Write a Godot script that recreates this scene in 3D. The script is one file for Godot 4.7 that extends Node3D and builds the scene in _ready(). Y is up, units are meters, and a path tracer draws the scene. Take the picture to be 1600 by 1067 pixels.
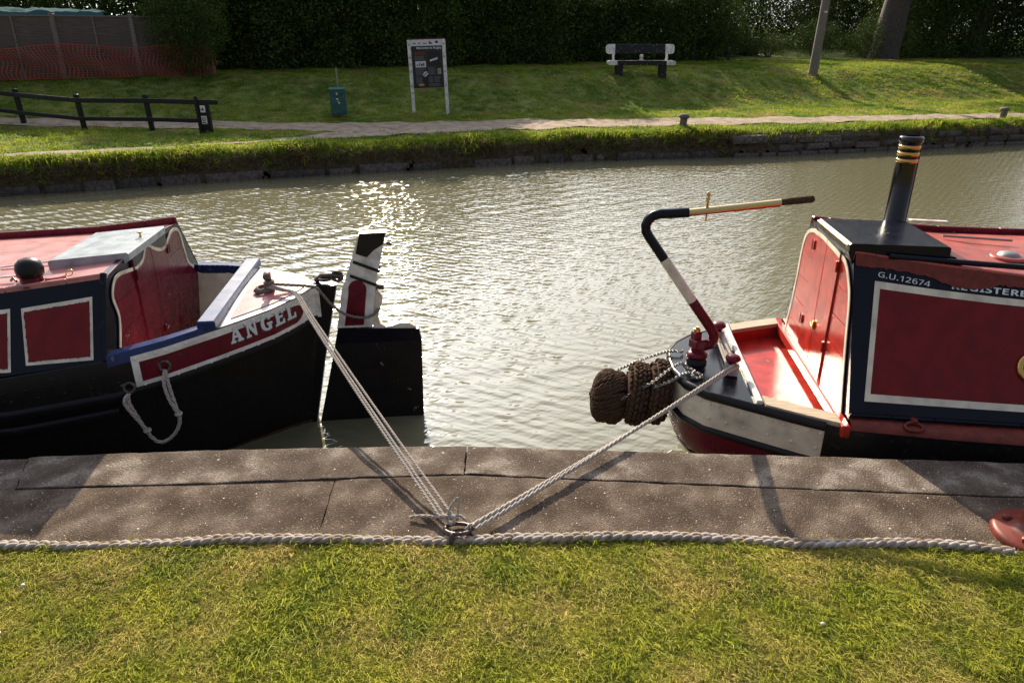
extends Node3D

# ---------------------------------------------------------------- geometry collector
class Geo:
	var v := PackedVector3Array()
	var n := PackedVector3Array()
	var uv := PackedVector2Array()
	func tri(a: Vector3, b: Vector3, c: Vector3, na: Vector3, nb: Vector3, nc: Vector3) -> void:
		if (b - a).cross(c - a).dot(na + nb + nc) > 0.0:
			v.append(a); v.append(c); v.append(b); n.append(na); n.append(nc); n.append(nb)
		else:
			v.append(a); v.append(b); v.append(c); n.append(na); n.append(nb); n.append(nc)
	func flat(a: Vector3, b: Vector3, c: Vector3, away := Vector3.ZERO) -> void:
		var m := (b - a).cross(c - a).normalized()
		if m.dot(away) < 0.0:
			m = -m
		tri(a, b, c, m, m, m)
	func quad(a: Vector3, b: Vector3, c: Vector3, d: Vector3, away := Vector3.ZERO) -> void:
		var m := (c - a).cross(d - b).normalized()
		if m.dot(away) < 0.0:
			m = -m
		tri(a, b, c, m, m, m)
		tri(a, c, d, m, m, m)
	func squad(a: Vector3, b: Vector3, c: Vector3, d: Vector3, na: Vector3, nb: Vector3, nc: Vector3, nd: Vector3) -> void:
		tri(a, b, c, na, nb, nc)
		tri(a, c, d, na, nc, nd)
	# box with chamfered edges
	func box(t: Transform3D, s: Vector3, ch := 0.004) -> void:
		var h := s * 0.5
		ch = minf(ch, minf(h.x, minf(h.y, h.z)) * 0.6)
		var ax := [Vector3.RIGHT, Vector3.UP, Vector3.BACK]
		for i in 3:
			for sg in [-1.0, 1.0]:
				var m: Vector3 = ax[i] * sg
				var u: Vector3 = ax[(i + 1) % 3]
				var w: Vector3 = ax[(i + 2) % 3]
				var hu: float = h[(i + 1) % 3] - ch
				var hw: float = h[(i + 2) % 3] - ch
				var o: Vector3 = m * h[i]
				quad(t * (o - u * hu - w * hw), t * (o + u * hu - w * hw), t * (o + u * hu + w * hw), t * (o - u * hu + w * hw), t.basis * m)
		for i in 3:
			var u: Vector3 = ax[i]
			var p: Vector3 = ax[(i + 1) % 3]
			var q: Vector3 = ax[(i + 2) % 3]
			var hu: float = h[i] - ch
			for sp in [-1.0, 1.0]:
				for sq in [-1.0, 1.0]:
					var e1: Vector3 = p * sp * h[(i + 1) % 3] + q * sq * (h[(i + 2) % 3] - ch)
					var e2: Vector3 = p * sp * (h[(i + 1) % 3] - ch) + q * sq * h[(i + 2) % 3]
					quad(t * (e1 - u * hu), t * (e1 + u * hu), t * (e2 + u * hu), t * (e2 - u * hu), t.basis * (p * sp + q * sq))
		for sx in [-1.0, 1.0]:
			for sy in [-1.0, 1.0]:
				for sz in [-1.0, 1.0]:
					var sv := Vector3(sx, sy, sz)
					flat(t * (sv * (h - Vector3(0, ch, ch))), t * (sv * (h - Vector3(ch, 0, ch))), t * (sv * (h - Vector3(ch, ch, 0))), t.basis * sv)
	func bx(c: Vector3, s: Vector3, ch := 0.004) -> void:
		box(Transform3D(Basis(), c), s, ch)
	# beam between two points with cross-section w (sideways) x h (up)
	func beam(a: Vector3, b: Vector3, w: float, h: float, up := Vector3.UP, ch := 0.004) -> void:
		var x := (b - a).normalized()
		var z := x.cross(up).normalized()
		var y := z.cross(x)
		box(Transform3D(Basis(x, y, z), (a + b) * 0.5), Vector3(a.distance_to(b), h, w), ch)
	func tube(pts: PackedVector3Array, r, sides := 8, closed := false, caps := true, squash := 1.0) -> void:
		var m := pts.size()
		var t0 := (pts[1] - pts[0]).normalized()
		var up := Vector3.UP if absf(t0.y) < 0.9 else Vector3.RIGHT
		var side := t0.cross(up).normalized()
		var rings := []
		var norms := []
		for i in m:
			var t: Vector3
			if closed:
				t = (pts[(i + 1) % m] - pts[(i + m - 1) % m]).normalized()
			else:
				t = (pts[mini(i + 1, m - 1)] - pts[maxi(i - 1, 0)]).normalized()
			side = (side - t * side.dot(t)).normalized()
			var u2 := side.cross(t)
			var rr: float = r[i] if r is Array or r is PackedFloat32Array else r
			var ring := PackedVector3Array()
			var nn := PackedVector3Array()
			for k in sides:
				var a := TAU * k / sides
				var d := side * cos(a) + u2 * sin(a) * squash
				ring.append(pts[i] + d * rr)
				nn.append(d.normalized())
			rings.append(ring)
			norms.append(nn)
		for i in (m if closed else m - 1):
			var j := (i + 1) % m
			for k in sides:
				var l := (k + 1) % sides
				squad(rings[i][k], rings[i][l], rings[j][l], rings[j][k], norms[i][k], norms[i][l], norms[j][l], norms[j][k])
		if caps and not closed:
			for e in [0, m - 1]:
				var dir: Vector3 = (pts[e] - pts[1 if e == 0 else m - 2]).normalized()
				for k in sides:
					tri(pts[e], rings[e][k], rings[e][(k + 1) % sides], dir, dir, dir)
	# profile of (radius, height) turned about the y axis of t
	func lathe(t: Transform3D, prof: Array, seg := 20, smooth := true) -> void:
		var m := prof.size()
		var nr := []
		for i in m - 1:
			var d: Vector2 = prof[i + 1] - prof[i]
			nr.append(Vector2(d.y, -d.x).normalized())
		for i in m - 1:
			var n0: Vector2 = nr[i]
			var n1: Vector2 = nr[i]
			if smooth:
				if i > 0 and nr[i - 1].dot(nr[i]) > 0.5:
					n0 = (nr[i - 1] + nr[i]).normalized()
				if i < m - 2 and nr[i + 1].dot(nr[i]) > 0.5:
					n1 = (nr[i + 1] + nr[i]).normalized()
			for k in seg:
				var a := TAU * k / seg
				var b := TAU * (k + 1) / seg
				var da := Vector3(cos(a), 0, sin(a))
				var db := Vector3(cos(b), 0, sin(b))
				var p: Vector2 = prof[i]
				var q: Vector2 = prof[i + 1]
				var A: Vector3 = t * (da * p.x + Vector3.UP * p.y)
				var B: Vector3 = t * (db * p.x + Vector3.UP * p.y)
				var C: Vector3 = t * (db * q.x + Vector3.UP * q.y)
				var D: Vector3 = t * (da * q.x + Vector3.UP * q.y)
				var nA := (t.basis * (da * n0.x + Vector3.UP * n0.y)).normalized()
				var nB := (t.basis * (db * n0.x + Vector3.UP * n0.y)).normalized()
				var nC := (t.basis * (db * n1.x + Vector3.UP * n1.y)).normalized()
				var nD := (t.basis * (da * n1.x + Vector3.UP * n1.y)).normalized()
				if p.x > 1e-6:
					tri(A, B, C, nA, nB, nC)
				if q.x > 1e-6:
					tri(A, C, D, nA, nC, nD)
	# flat polygon (2D points) put into space by t (x, y -> t.x, t.y), thickness along -t.z
	func plate(t: Transform3D, poly: PackedVector2Array, thick: float) -> void:
		var id := Geometry2D.triangulate_polygon(poly)
		var f := t.basis.z.normalized()
		for i in range(0, id.size(), 3):
			var a := poly[id[i]]
			var b := poly[id[i + 1]]
			var c := poly[id[i + 2]]
			tri(t * Vector3(a.x, a.y, 0), t * Vector3(b.x, b.y, 0), t * Vector3(c.x, c.y, 0), f, f, f)
			if thick > 0.0:
				tri(t * Vector3(a.x, a.y, -thick), t * Vector3(b.x, b.y, -thick), t * Vector3(c.x, c.y, -thick), -f, -f, -f)
		if thick > 0.0:
			var cw := 1.0 if Geometry2D.is_polygon_clockwise(poly) else -1.0
			for i in poly.size():
				var a := poly[i]
				var b := poly[(i + 1) % poly.size()]
				var d := (b - a).normalized()
				var out := t.basis * Vector3(-d.y, d.x, 0) * cw
				quad(t * Vector3(a.x, a.y, 0), t * Vector3(b.x, b.y, 0), t * Vector3(b.x, b.y, -thick), t * Vector3(a.x, a.y, -thick), out)
	func ball(c: Vector3, r: Vector3, seg := 10, rows := 6, b := Basis()) -> void:
		for i in rows:
			var a0 := PI * i / rows - PI / 2
			var a1 := PI * (i + 1) / rows - PI / 2
			for k in seg:
				var b0 := TAU * k / seg
				var b1 := TAU * (k + 1) / seg
				var p := [Vector3(cos(a0) * cos(b0), sin(a0), cos(a0) * sin(b0)), Vector3(cos(a0) * cos(b1), sin(a0), cos(a0) * sin(b1)), Vector3(cos(a1) * cos(b1), sin(a1), cos(a1) * sin(b1)), Vector3(cos(a1) * cos(b0), sin(a1), cos(a1) * sin(b0))]
				var q := []
				var m := []
				for x: Vector3 in p:
					q.append(c + b * (x * r))
					m.append((b * (x / r)).normalized())
				if i > 0:
					tri(q[0], q[1], q[2], m[0], m[1], m[2])
				if i < rows - 1:
					tri(q[0], q[2], q[3], m[0], m[2], m[3])
				elif i == 0:
					tri(q[0], q[2], q[3], m[0], m[2], m[3])
	func torus(t: Transform3D, R: float, r: float, seg := 20, sides := 8, stretch := 1.0) -> void:
		var pts := PackedVector3Array()
		for k in seg:
			var a := TAU * k / seg
			pts.append(t * Vector3(cos(a) * R * stretch, 0, sin(a) * R))
		tube(pts, r, sides, true)
	func mesh(m: Material) -> ArrayMesh:
		var arr := []
		arr.resize(Mesh.ARRAY_MAX)
		arr[Mesh.ARRAY_VERTEX] = v
		arr[Mesh.ARRAY_NORMAL] = n
		if uv.size() == v.size():
			arr[Mesh.ARRAY_TEX_UV] = uv
		var o := ArrayMesh.new()
		o.add_surface_from_arrays(Mesh.PRIMITIVE_TRIANGLES, arr)
		o.surface_set_material(0, m)
		return o

# ---------------------------------------------------------------- scene helpers
var rng := RandomNumberGenerator.new()
var counts := {}
var M := {}

func numbered(called: String) -> String:
	var k: int = counts.get(called, -1) + 1
	counts[called] = k
	return called if k == 0 else "%s_%03d" % [called, k]

func tag(o: Node, label: String, category: String, group := "") -> void:
	o.set_meta("label", label)
	o.set_meta("category", category)
	if group:
		o.set_meta("group", group)

func thing(called: String, label: String, category: String, at := Vector3.ZERO, turn := 0.0, group := "") -> Node3D:
	var o := Node3D.new()
	o.name = numbered(called)
	add_child(o)
	o.position = at
	o.rotation.y = turn
	tag(o, label, category, group)
	return o

func part(called: String, g: Geo, m: Material, parent: Node) -> MeshInstance3D:
	var o := MeshInstance3D.new()
	o.name = numbered(called) if parent == self else called
	o.mesh = g.mesh(m)
	parent.add_child(o, true)
	return o

func piece(called: String, mesh: Mesh, t: Transform3D, parent: Node) -> MeshInstance3D:
	var o := MeshInstance3D.new()
	o.name = called
	o.mesh = mesh
	parent.add_child(o, true)
	o.transform = t
	return o

func lone(called: String, g: Geo, m: Material, label: String, category: String, group := "") -> MeshInstance3D:
	var o := part(called, g, m, self)
	tag(o, label, category, group)
	return o

func structure(called: String, g: Geo, m: Material) -> MeshInstance3D:
	var o := part(called, g, m, self)
	o.set_meta("kind", "structure")
	return o

# ---------------------------------------------------------------- textures and materials
func noise_bytes(size: int, freq: float, seed_: int, oct := 4, type := FastNoiseLite.TYPE_SIMPLEX_SMOOTH) -> PackedByteArray:
	var f := FastNoiseLite.new()
	f.noise_type = type
	f.seed = seed_
	f.frequency = freq
	f.fractal_octaves = oct
	var im := f.get_seamless_image(size, size, false, false, 0.1, true)
	im.convert(Image.FORMAT_L8)
	return im.get_data()

func srgb(c: Vector3) -> Color:
	return Color(c.x, c.y, c.z).linear_to_srgb()

func ramp_tex(size: int, src: PackedByteArray, stops: Array, dots := []) -> ImageTexture:
	# stops: [[0..1, Color in sRGB], ...]
	var lut := PackedByteArray()
	var gr := Gradient.new()
	var offs := PackedFloat32Array()
	var cols := PackedColorArray()
	for s in stops:
		offs.append(s[0])
		cols.append(s[1])
	gr.offsets = offs
	gr.colors = cols
	for i in 256:
		var c := gr.sample(i / 255.0)
		lut.append(int(clampf(c.r, 0, 1) * 255)); lut.append(int(clampf(c.g, 0, 1) * 255)); lut.append(int(clampf(c.b, 0, 1) * 255))
	var out := PackedByteArray()
	out.resize(size * size * 3)
	for i in size * size:
		var k := src[i] * 3
		out[i * 3] = lut[k]; out[i * 3 + 1] = lut[k + 1]; out[i * 3 + 2] = lut[k + 2]
	var im := Image.create_from_data(size, size, false, Image.FORMAT_RGB8, out)
	for d in dots:   # [count, least radius, most radius, [colours], seed]
		var r := RandomNumberGenerator.new()
		r.seed = d[4]
		for i in d[0]:
			var cx := r.randi() % size
			var cy := r.randi() % size
			var rad := r.randf_range(d[1], d[2])
			var asp := r.randf_range(0.6, 1.5)
			var c: Color = d[3][r.randi() % d[3].size()]
			var b := r.randf_range(0.8, 1.15)
			c = Color(c.r * b, c.g * b, c.b * b)
			var e := int(ceil(rad * 1.5))
			for y in range(-e, e + 1):
				for x in range(-e, e + 1):
					if x * x * asp + y * y / asp <= rad * rad:
						im.set_pixel(posmod(cx + x, size), posmod(cy + y, size), c)
	return ImageTexture.create_from_image(im)

func grey_tex(size: int, src: PackedByteArray) -> ImageTexture:
	return ImageTexture.create_from_image(Image.create_from_data(size, size, false, Image.FORMAT_L8, src))

func mat(c: Vector3, rough := 0.6, metal := 0.0, spec := 0.5) -> StandardMaterial3D:
	var m := StandardMaterial3D.new()
	m.albedo_color = srgb(c)
	m.roughness = rough
	m.metallic = metal
	m.metallic_specular = spec
	return m

func textured(tex: Texture2D, metres: float, rough := 0.7, spec := 0.5, world := false) -> StandardMaterial3D:
	var m := StandardMaterial3D.new()
	m.albedo_texture = tex
	m.roughness = rough
	m.metallic_specular = spec
	m.uv1_triplanar = true
	m.uv1_world_triplanar = world
	m.uv1_scale = Vector3.ONE / metres
	return m

func shade(c: Color, k: float) -> Color:
	return Color(c.r * k, c.g * k, c.b * k)

# paint with a slight patchiness and a few chips that show another colour
func paint(c: Vector3, chip: Vector3, worn: float, rough: float, seed_: int, metres := 0.7) -> StandardMaterial3D:
	var a := srgb(c)
	var b := srgb(chip)
	var src := noise_bytes(384, 0.012, seed_, 5)
	var m := textured(ramp_tex(384, src, [[0.0, b], [worn, b], [worn + 0.02, shade(a, 0.82)], [0.5, a], [1.0, shade(a, 1.13)]], [[int(500 * worn) + 20, 0.5, 1.6, [b, shade(a, 0.8), shade(a, 1.2)], seed_ + 7]]), metres, rough)
	m.roughness_texture = M.smudge
	m.metallic_specular = 0.34
	return m

const TILE := 1.9
const RIPPLE := 0.020

func make_materials() -> void:
	# roughness smudges: between 0.75 and 1 of the material's own value
	var sm := noise_bytes(384, 0.015, 91, 5)
	for i in sm.size():
		sm[i] = 185 + sm[i] * 70 / 255
	M.smudge = grey_tex(384, sm)
	M.red_dull = paint(Vector3(0.130, 0.008, 0.020), Vector3(0.26, 0.13, 0.11), 0.05, 0.32, 1)
	M.red_bright = paint(Vector3(0.40, 0.032, 0.022), Vector3(0.42, 0.14, 0.10), 0.04, 0.25, 2)
	M.red_panel = paint(Vector3(0.165, 0.009, 0.009), Vector3(0.165, 0.012, 0.011), 0.05, 0.25, 3)
	M.red_roof = paint(Vector3(0.36, 0.075, 0.055), Vector3(0.40, 0.2, 0.16), 0.05, 0.42, 4)
	M.pink_roof = paint(Vector3(0.46, 0.19, 0.18), Vector3(0.4, 0.17, 0.16), 0.08, 0.38, 5)
	M.pink_deck = paint(Vector3(0.42, 0.15, 0.16), Vector3(0.5, 0.42, 0.38), 0.12, 0.5, 6)
	M.navy = paint(Vector3(0.005, 0.006, 0.013), Vector3(0.03, 0.033, 0.042), 0.05, 0.28, 7)
	M.blue_rail = paint(Vector3(0.022, 0.040, 0.13), Vector3(0.16, 0.18, 0.24), 0.10, 0.34, 8)
	M.black_hull = paint(Vector3(0.010, 0.0095, 0.0095), Vector3(0.026, 0.021, 0.017), 0.16, 0.5, 9, 0.45)
	M.scum = paint(Vector3(0.075, 0.05, 0.03), Vector3(0.03, 0.025, 0.02), 0.4, 0.7, 17, 0.3)
	M.blade_tar = paint(Vector3(0.012, 0.011, 0.011), Vector3(0.16, 0.15, 0.14), 0.10, 0.45, 18, 0.9)
	M.cream = paint(Vector3(0.68, 0.62, 0.50), Vector3(0.33, 0.28, 0.21), 0.06, 0.42, 10)
	M.white_paint = paint(Vector3(0.74, 0.72, 0.67), Vector3(0.28, 0.24, 0.2), 0.07, 0.42, 11)
	M.grey_slide = paint(Vector3(0.33, 0.37, 0.40), Vector3(0.28, 0.30, 0.32), 0.05, 0.33, 12)
	M.black_paint = paint(Vector3(0.014, 0.014, 0.015), Vector3(0.06, 0.055, 0.05), 0.05, 0.4, 13)
	M.black_gloss = mat(Vector3(0.008, 0.008, 0.009), 0.16)
	M.brass = mat(Vector3(0.62, 0.40, 0.13), 0.24, 1.0)
	M.steel = mat(Vector3(0.30, 0.29, 0.28), 0.38, 0.9)
	M.steel_bright = mat(Vector3(0.27, 0.265, 0.26), 0.5, 0.9)
	M.iron = textured(ramp_tex(256, noise_bytes(256, 0.03, 31), [[0.0, srgb(Vector3(0.035, 0.024, 0.02))], [0.55, srgb(Vector3(0.11, 0.085, 0.08))], [1.0, srgb(Vector3(0.2, 0.17, 0.16))]]), 0.2, 0.42)
	M.iron.metallic = 0.6
	M.teal = mat(Vector3(0.05, 0.26, 0.24), 0.4)
	M.letter_white = mat(Vector3(0.68, 0.72, 0.74), 0.4)
	M.dark = mat(Vector3(0.004, 0.004, 0.004), 0.8)
	M.rust_red = paint(Vector3(0.165, 0.032, 0.022), Vector3(0.11, 0.03, 0.018), 0.25, 0.5, 14, 0.3)
	M.bright_edge = mat(Vector3(0.36, 0.05, 0.03), 0.25)
	# rope
	var rn := noise_bytes(256, 0.05, 41, 4)
	M.rope = textured(ramp_tex(256, rn, [[0.0, srgb(Vector3(0.20, 0.17, 0.14))], [0.5, srgb(Vector3(0.42, 0.375, 0.33))], [1.0, srgb(Vector3(0.6, 0.55, 0.5))]]), 0.12, 0.85, 0.3)
	M.rope_thick = textured(ramp_tex(256, noise_bytes(256, 0.02, 42, 5), [[0.0, srgb(Vector3(0.13, 0.065, 0.025))], [0.3, srgb(Vector3(0.22, 0.17, 0.125))], [0.5, srgb(Vector3(0.34, 0.29, 0.25))], [1.0, srgb(Vector3(0.50, 0.45, 0.41))]]), 0.45, 0.85, 0.3, true)
	M.rope_dark = textured(ramp_tex(256, rn, [[0.0, srgb(Vector3(0.10, 0.09, 0.075))], [1.0, srgb(Vector3(0.34, 0.30, 0.25))]]), 0.12, 0.9, 0.3)
	M.coir = textured(ramp_tex(256, noise_bytes(256, 0.04, 43, 5), [[0.0, srgb(Vector3(0.022, 0.013, 0.009))], [0.5, srgb(Vector3(0.070, 0.042, 0.028))], [1.0, srgb(Vector3(0.15, 0.095, 0.065))]]), 0.15, 0.95, 0.2)
	# timber
	var wn := FastNoiseLite.new()
	wn.seed = 51
	wn.frequency = 0.012
	wn.fractal_octaves = 5
	var wim := Image.create(512, 512, false, Image.FORMAT_L8)
	for y in 512:
		for x in 512:
			var q: float = wn.get_noise_2d(x * 0.35, y * 6.0) * 0.6 + wn.get_noise_2d(x * 1.5 + 900.0, y * 22.0) * 0.35 + 0.5
			wim.set_pixel(x, y, Color(q, q, q))
	var wb := wim.get_data()
	M.timber_pale = textured(ramp_tex(512, wb, [[0.0, srgb(Vector3(0.20, 0.15, 0.10))], [0.5, srgb(Vector3(0.42, 0.335, 0.235))], [1.0, srgb(Vector3(0.52, 0.44, 0.34))]]), 0.55, 0.6)
	M.timber_grey = textured(ramp_tex(512, wb, [[0.0, srgb(Vector3(0.045, 0.034, 0.028))], [0.5, srgb(Vector3(0.115, 0.09, 0.078))], [1.0, srgb(Vector3(0.19, 0.155, 0.135))]]), 0.9, 0.85)
	M.timber_pole = textured(ramp_tex(512, wb, [[0.0, srgb(Vector3(0.08, 0.06, 0.05))], [0.5, srgb(Vector3(0.20, 0.165, 0.14))], [1.0, srgb(Vector3(0.30, 0.25, 0.21))]]), 0.9, 0.85)
	M.timber_pole.uv1_scale = Vector3(4, 0.8, 4)
	M.bark = textured(ramp_tex(512, noise_bytes(512, 0.02, 52, 5), [[0.0, srgb(Vector3(0.02, 0.017, 0.014))], [0.5, srgb(Vector3(0.075, 0.062, 0.055))], [1.0, srgb(Vector3(0.15, 0.125, 0.11))]]), 1.0, 0.9)
	M.bark.uv1_scale = Vector3(2.2, 0.5, 2.2)
	M.bark.heightmap_enabled = true
	M.bark.heightmap_texture = M.bark.albedo_texture
	M.bark.heightmap_scale = 3.0
	# concrete with exposed aggregate, lichen and stains
	var cb := noise_bytes(1024, 0.006, 61, 6)
	var stones := [srgb(Vector3(0.55, 0.47, 0.38)), srgb(Vector3(0.42, 0.32, 0.22)), srgb(Vector3(0.62, 0.58, 0.52)), srgb(Vector3(0.32, 0.27, 0.22))]
	var darks := [srgb(Vector3(0.045, 0.037, 0.032)), srgb(Vector3(0.07, 0.057, 0.05))]
	var ct := ramp_tex(1024, cb, [[0.1, srgb(Vector3(0.055, 0.040, 0.030))], [0.45, srgb(Vector3(0.094, 0.070, 0.053))], [0.62, srgb(Vector3(0.122, 0.094, 0.073))], [0.9, srgb(Vector3(0.19, 0.152, 0.12))]], [[42000, 0.5, 1.4, darks, 5], [11000, 0.5, 1.1, stones, 6], [260, 1.4, 2.2, stones, 7]])
	M.concrete = textured(ct, 1.5, 0.95, 0.15, true)
	var ch := noise_bytes(1024, 0.16, 62, 3)
	for i in ch.size():
		ch[i] = (ch[i] * 7 + cb[i]) / 8
	M.concrete.heightmap_enabled = true
	M.concrete.heightmap_texture = grey_tex(1024, ch)
	M.concrete.heightmap_scale = 0.45
	var lich := ramp_tex(1024, cb, [[0.0, srgb(Vector3(0.060, 0.045, 0.036))], [0.4, srgb(Vector3(0.106, 0.083, 0.066))], [0.6, srgb(Vector3(0.148, 0.120, 0.098))], [0.75, srgb(Vector3(0.24, 0.205, 0.172))]], [[40000, 0.5, 1.4, darks, 15], [8500, 0.5, 1.1, stones, 16], [60, 1.5, 4.0, [srgb(Vector3(0.42, 0.39, 0.34)), srgb(Vector3(0.34, 0.32, 0.29)), srgb(Vector3(0.36, 0.29, 0.2))], 17]])
	M.concrete_pale = textured(lich, 1.7, 0.95, 0.15, true)
	M.concrete_pale.heightmap_enabled = true
	M.concrete_pale.heightmap_texture = M.concrete.heightmap_texture
	M.concrete_pale.heightmap_scale = 0.45
	M.wall_dark = textured(ct, 1.3, 0.85, 0.4, true)
	M.wall_dark.albedo_color = Color(0.6, 0.62, 0.55)
	var stone_noise := noise_bytes(512, 0.012, 63, 5)
	M.stones = []
	for k in 3:
		var w: float = [0.8, 1.0, 1.25][k]
		var sm2 := textured(ramp_tex(256, noise_bytes(256, 0.02, 64 + k, 5), [[0.15, srgb(Vector3(0.06, 0.05, 0.042) * w)], [0.5, srgb(Vector3(0.14, 0.115, 0.10) * w)], [0.9, srgb(Vector3(0.24, 0.205, 0.175) * w)]]), 0.5, 0.85)
		sm2.heightmap_enabled = true
		sm2.heightmap_texture = M.concrete.heightmap_texture
		sm2.heightmap_scale = 1.5
		M.stones.append(sm2)
	# ground
	M.soil = textured(ramp_tex(512, noise_bytes(512, 0.02, 71, 5), [[0.0, srgb(Vector3(0.06, 0.065, 0.02))], [0.5, srgb(Vector3(0.15, 0.135, 0.048))], [1.0, srgb(Vector3(0.24, 0.195, 0.085))]], [[2500, 0.6, 1.8, [srgb(Vector3(0.2, 0.165, 0.075)), srgb(Vector3(0.05, 0.07, 0.018))], 8]]), 0.8, 0.95, 0.2, true)
	M.earth = textured(ramp_tex(512, noise_bytes(512, 0.02, 75, 5), [[0.1, srgb(Vector3(0.03, 0.024, 0.017))], [0.5, srgb(Vector3(0.075, 0.058, 0.038))], [0.8, srgb(Vector3(0.11, 0.095, 0.045))], [1.0, srgb(Vector3(0.16, 0.125, 0.08))]], [[1500, 0.6, 1.8, [srgb(Vector3(0.2, 0.15, 0.09)), srgb(Vector3(0.05, 0.065, 0.02))], 18]]), 1.2, 0.95, 0.2, true)
	M.turf = textured(ramp_tex(1024, noise_bytes(1024, 0.006, 72, 6), [[0.1, srgb(Vector3(0.055, 0.085, 0.02))], [0.5, srgb(Vector3(0.12, 0.16, 0.034))], [0.75, srgb(Vector3(0.17, 0.19, 0.05))], [0.95, srgb(Vector3(0.22, 0.19, 0.08))]], [[9000, 0.5, 1.6, [srgb(Vector3(0.14, 0.14, 0.05)), srgb(Vector3(0.05, 0.07, 0.018))], 9]]), 5.0, 0.95, 0.2, true)
	M.path = textured(ramp_tex(1024, noise_bytes(1024, 0.008, 73, 6), [[0.1, srgb(Vector3(0.17, 0.13, 0.095))], [0.5, srgb(Vector3(0.29, 0.228, 0.172))], [0.9, srgb(Vector3(0.38, 0.31, 0.245))]], [[12000, 0.5, 1.6, [srgb(Vector3(0.42, 0.36, 0.31)), srgb(Vector3(0.14, 0.11, 0.085))], 10]]), 3.0, 0.95, 0.2, true)
	M.blade = mat(Vector3(1, 1, 1), 0.7, 0.0, 0.25)
	M.blade.vertex_color_use_as_albedo = true
	M.blade.backlight_enabled = true
	M.blade.backlight = Color(1.0, 1.0, 1.0)
	M.leaf = mat(Vector3(1, 1, 1), 0.75, 0.0, 0.2)
	M.leaf.vertex_color_use_as_albedo = true
	M.leaf.backlight_enabled = true
	M.leaf.backlight = Color(0.5, 0.5, 0.5)
	# water: opaque murky body, smooth surface, ripples
	M.water = mat(Vector3(0.150, 0.140, 0.085), 0.05, 0.0, 0.5)
	M.water.normal_enabled = true
	M.water.normal_texture = ripples()
	M.water.normal_scale = 1.0
	M.water.uv1_triplanar = true
	M.water.uv1_world_triplanar = true
	M.water.uv1_scale = Vector3.ONE / TILE

func ripples() -> ImageTexture:
	var S := 512
	var r := RandomNumberGenerator.new()
	r.seed = 17
	var cosine := PackedFloat32Array()
	for i in S:
		var c := cos(TAU * i / S)
		cosine.append(c + 0.35 * (c * c - 0.5))
	var kx := PackedInt32Array()
	var kz := PackedInt32Array()
	var ph := PackedInt32Array()
	var ax := PackedFloat32Array()
	var az := PackedFloat32Array()
	for w in 28:
		var len_ := 0.03 + 0.13 * pow(r.randf(), 1.6)
		var a := r.randfn(0.25, 0.42)          # crests run mostly across the view
		var k := TILE / len_
		var ix := int(round(sin(a) * k))
		var iz := int(round(cos(a) * k))
		var kk := maxf(1.0, sqrt(float(ix * ix + iz * iz)))
		var slope := RIPPLE * pow(len_ / 0.08, 0.25) * r.randf_range(0.5, 1.3)
		kx.append(ix); kz.append(iz); ph.append(r.randi() % S); ax.append(slope * ix / kk); az.append(slope * iz / kk)
	var out := PackedByteArray()
	out.resize(S * S * 3)
	var m := kx.size()
	for y in S:
		for x in S:
			var sx := 0.0
			var sz := 0.0
			for w in m:
				var c := cosine[(kx[w] * x + kz[w] * y + ph[w]) & 511]
				sx += ax[w] * c
				sz += az[w] * c
			var l := 127.5 / sqrt(1.0 + sx * sx + sz * sz)
			var i := (y * S + x) * 3
			out[i] = int(127.5 - sx * l); out[i + 1] = int(127.5 - sz * l); out[i + 2] = int(127.5 + l)
	return ImageTexture.create_from_image(Image.create_from_data(S, S, false, Image.FORMAT_RGB8, out))

func _ready() -> void:
	# camera
	var cam := Camera3D.new()
	cam.name = "camera"
	cam.position = Vector3(0, 1.8, 0)
	cam.rotation = Vector3(deg_to_rad(-22.953), 0, 0)
	cam.fov = 51.018
	cam.near = 0.05
	cam.far = 1000.0
	add_child(cam)
	cam.current = true
	# sky, sun, exposure
	var env := Environment.new()
	env.background_mode = Environment.BG_SKY
	var sky := PhysicalSkyMaterial.new()
	sky.turbidity = 30.0
	sky.mie_coefficient = 0.04
	sky.mie_eccentricity = 0.73
	sky.mie_color = Color(0.80, 0.78, 0.76)
	sky.energy_multiplier = 4.0
	sky.ground_color = Color(0.25, 0.24, 0.2)
	env.sky = Sky.new()
	env.sky.sky_material = sky
	env.tonemap_mode = Environment.TONE_MAPPER_LINEAR
	env.tonemap_exposure = 1.92
	env.sdfgi_enabled = true
	env.ssao_enabled = true
	env.ssil_enabled = true
	var we := WorldEnvironment.new()
	we.name = "environment"
	we.environment = env
	add_child(we)
	var sun := DirectionalLight3D.new()
	sun.name = "sun"
	var az := deg_to_rad(-11.5)
	var el := deg_to_rad(26.6)
	var towards := Vector3(sin(az) * cos(el), sin(el), -cos(az) * cos(el))
	add_child(sun)
	sun.look_at_from_position(towards * 50.0, Vector3.ZERO)
	sun.light_energy = 1.6
	sun.light_color = Color(1.0, 0.93, 0.82)
	sun.light_angular_distance = 0.5
	sun.shadow_enabled = true
	rng.seed = 1
	make_materials()
	M.brass_pale = mat(Vector3(0.66, 0.52, 0.26), 0.3, 0.8)
	M.orange = mat(Vector3(0.42, 0.075, 0.028), 0.6)
	M.tarp = mat(Vector3(0.05, 0.11, 0.115), 1.0, 0.0, 0.1)
	M.green_metal = paint(Vector3(0.04, 0.12, 0.10), Vector3(0.05, 0.09, 0.08), 0.08, 0.45, 15)
	M.bench_dark = paint(Vector3(0.018, 0.018, 0.022), Vector3(0.22, 0.16, 0.10), 0.2, 0.6, 16)
	build_setting()
	build_motor_boat()
	build_butty()
	build_gear()
	build_far_things()
	build_grass()
	build_plants()

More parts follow.
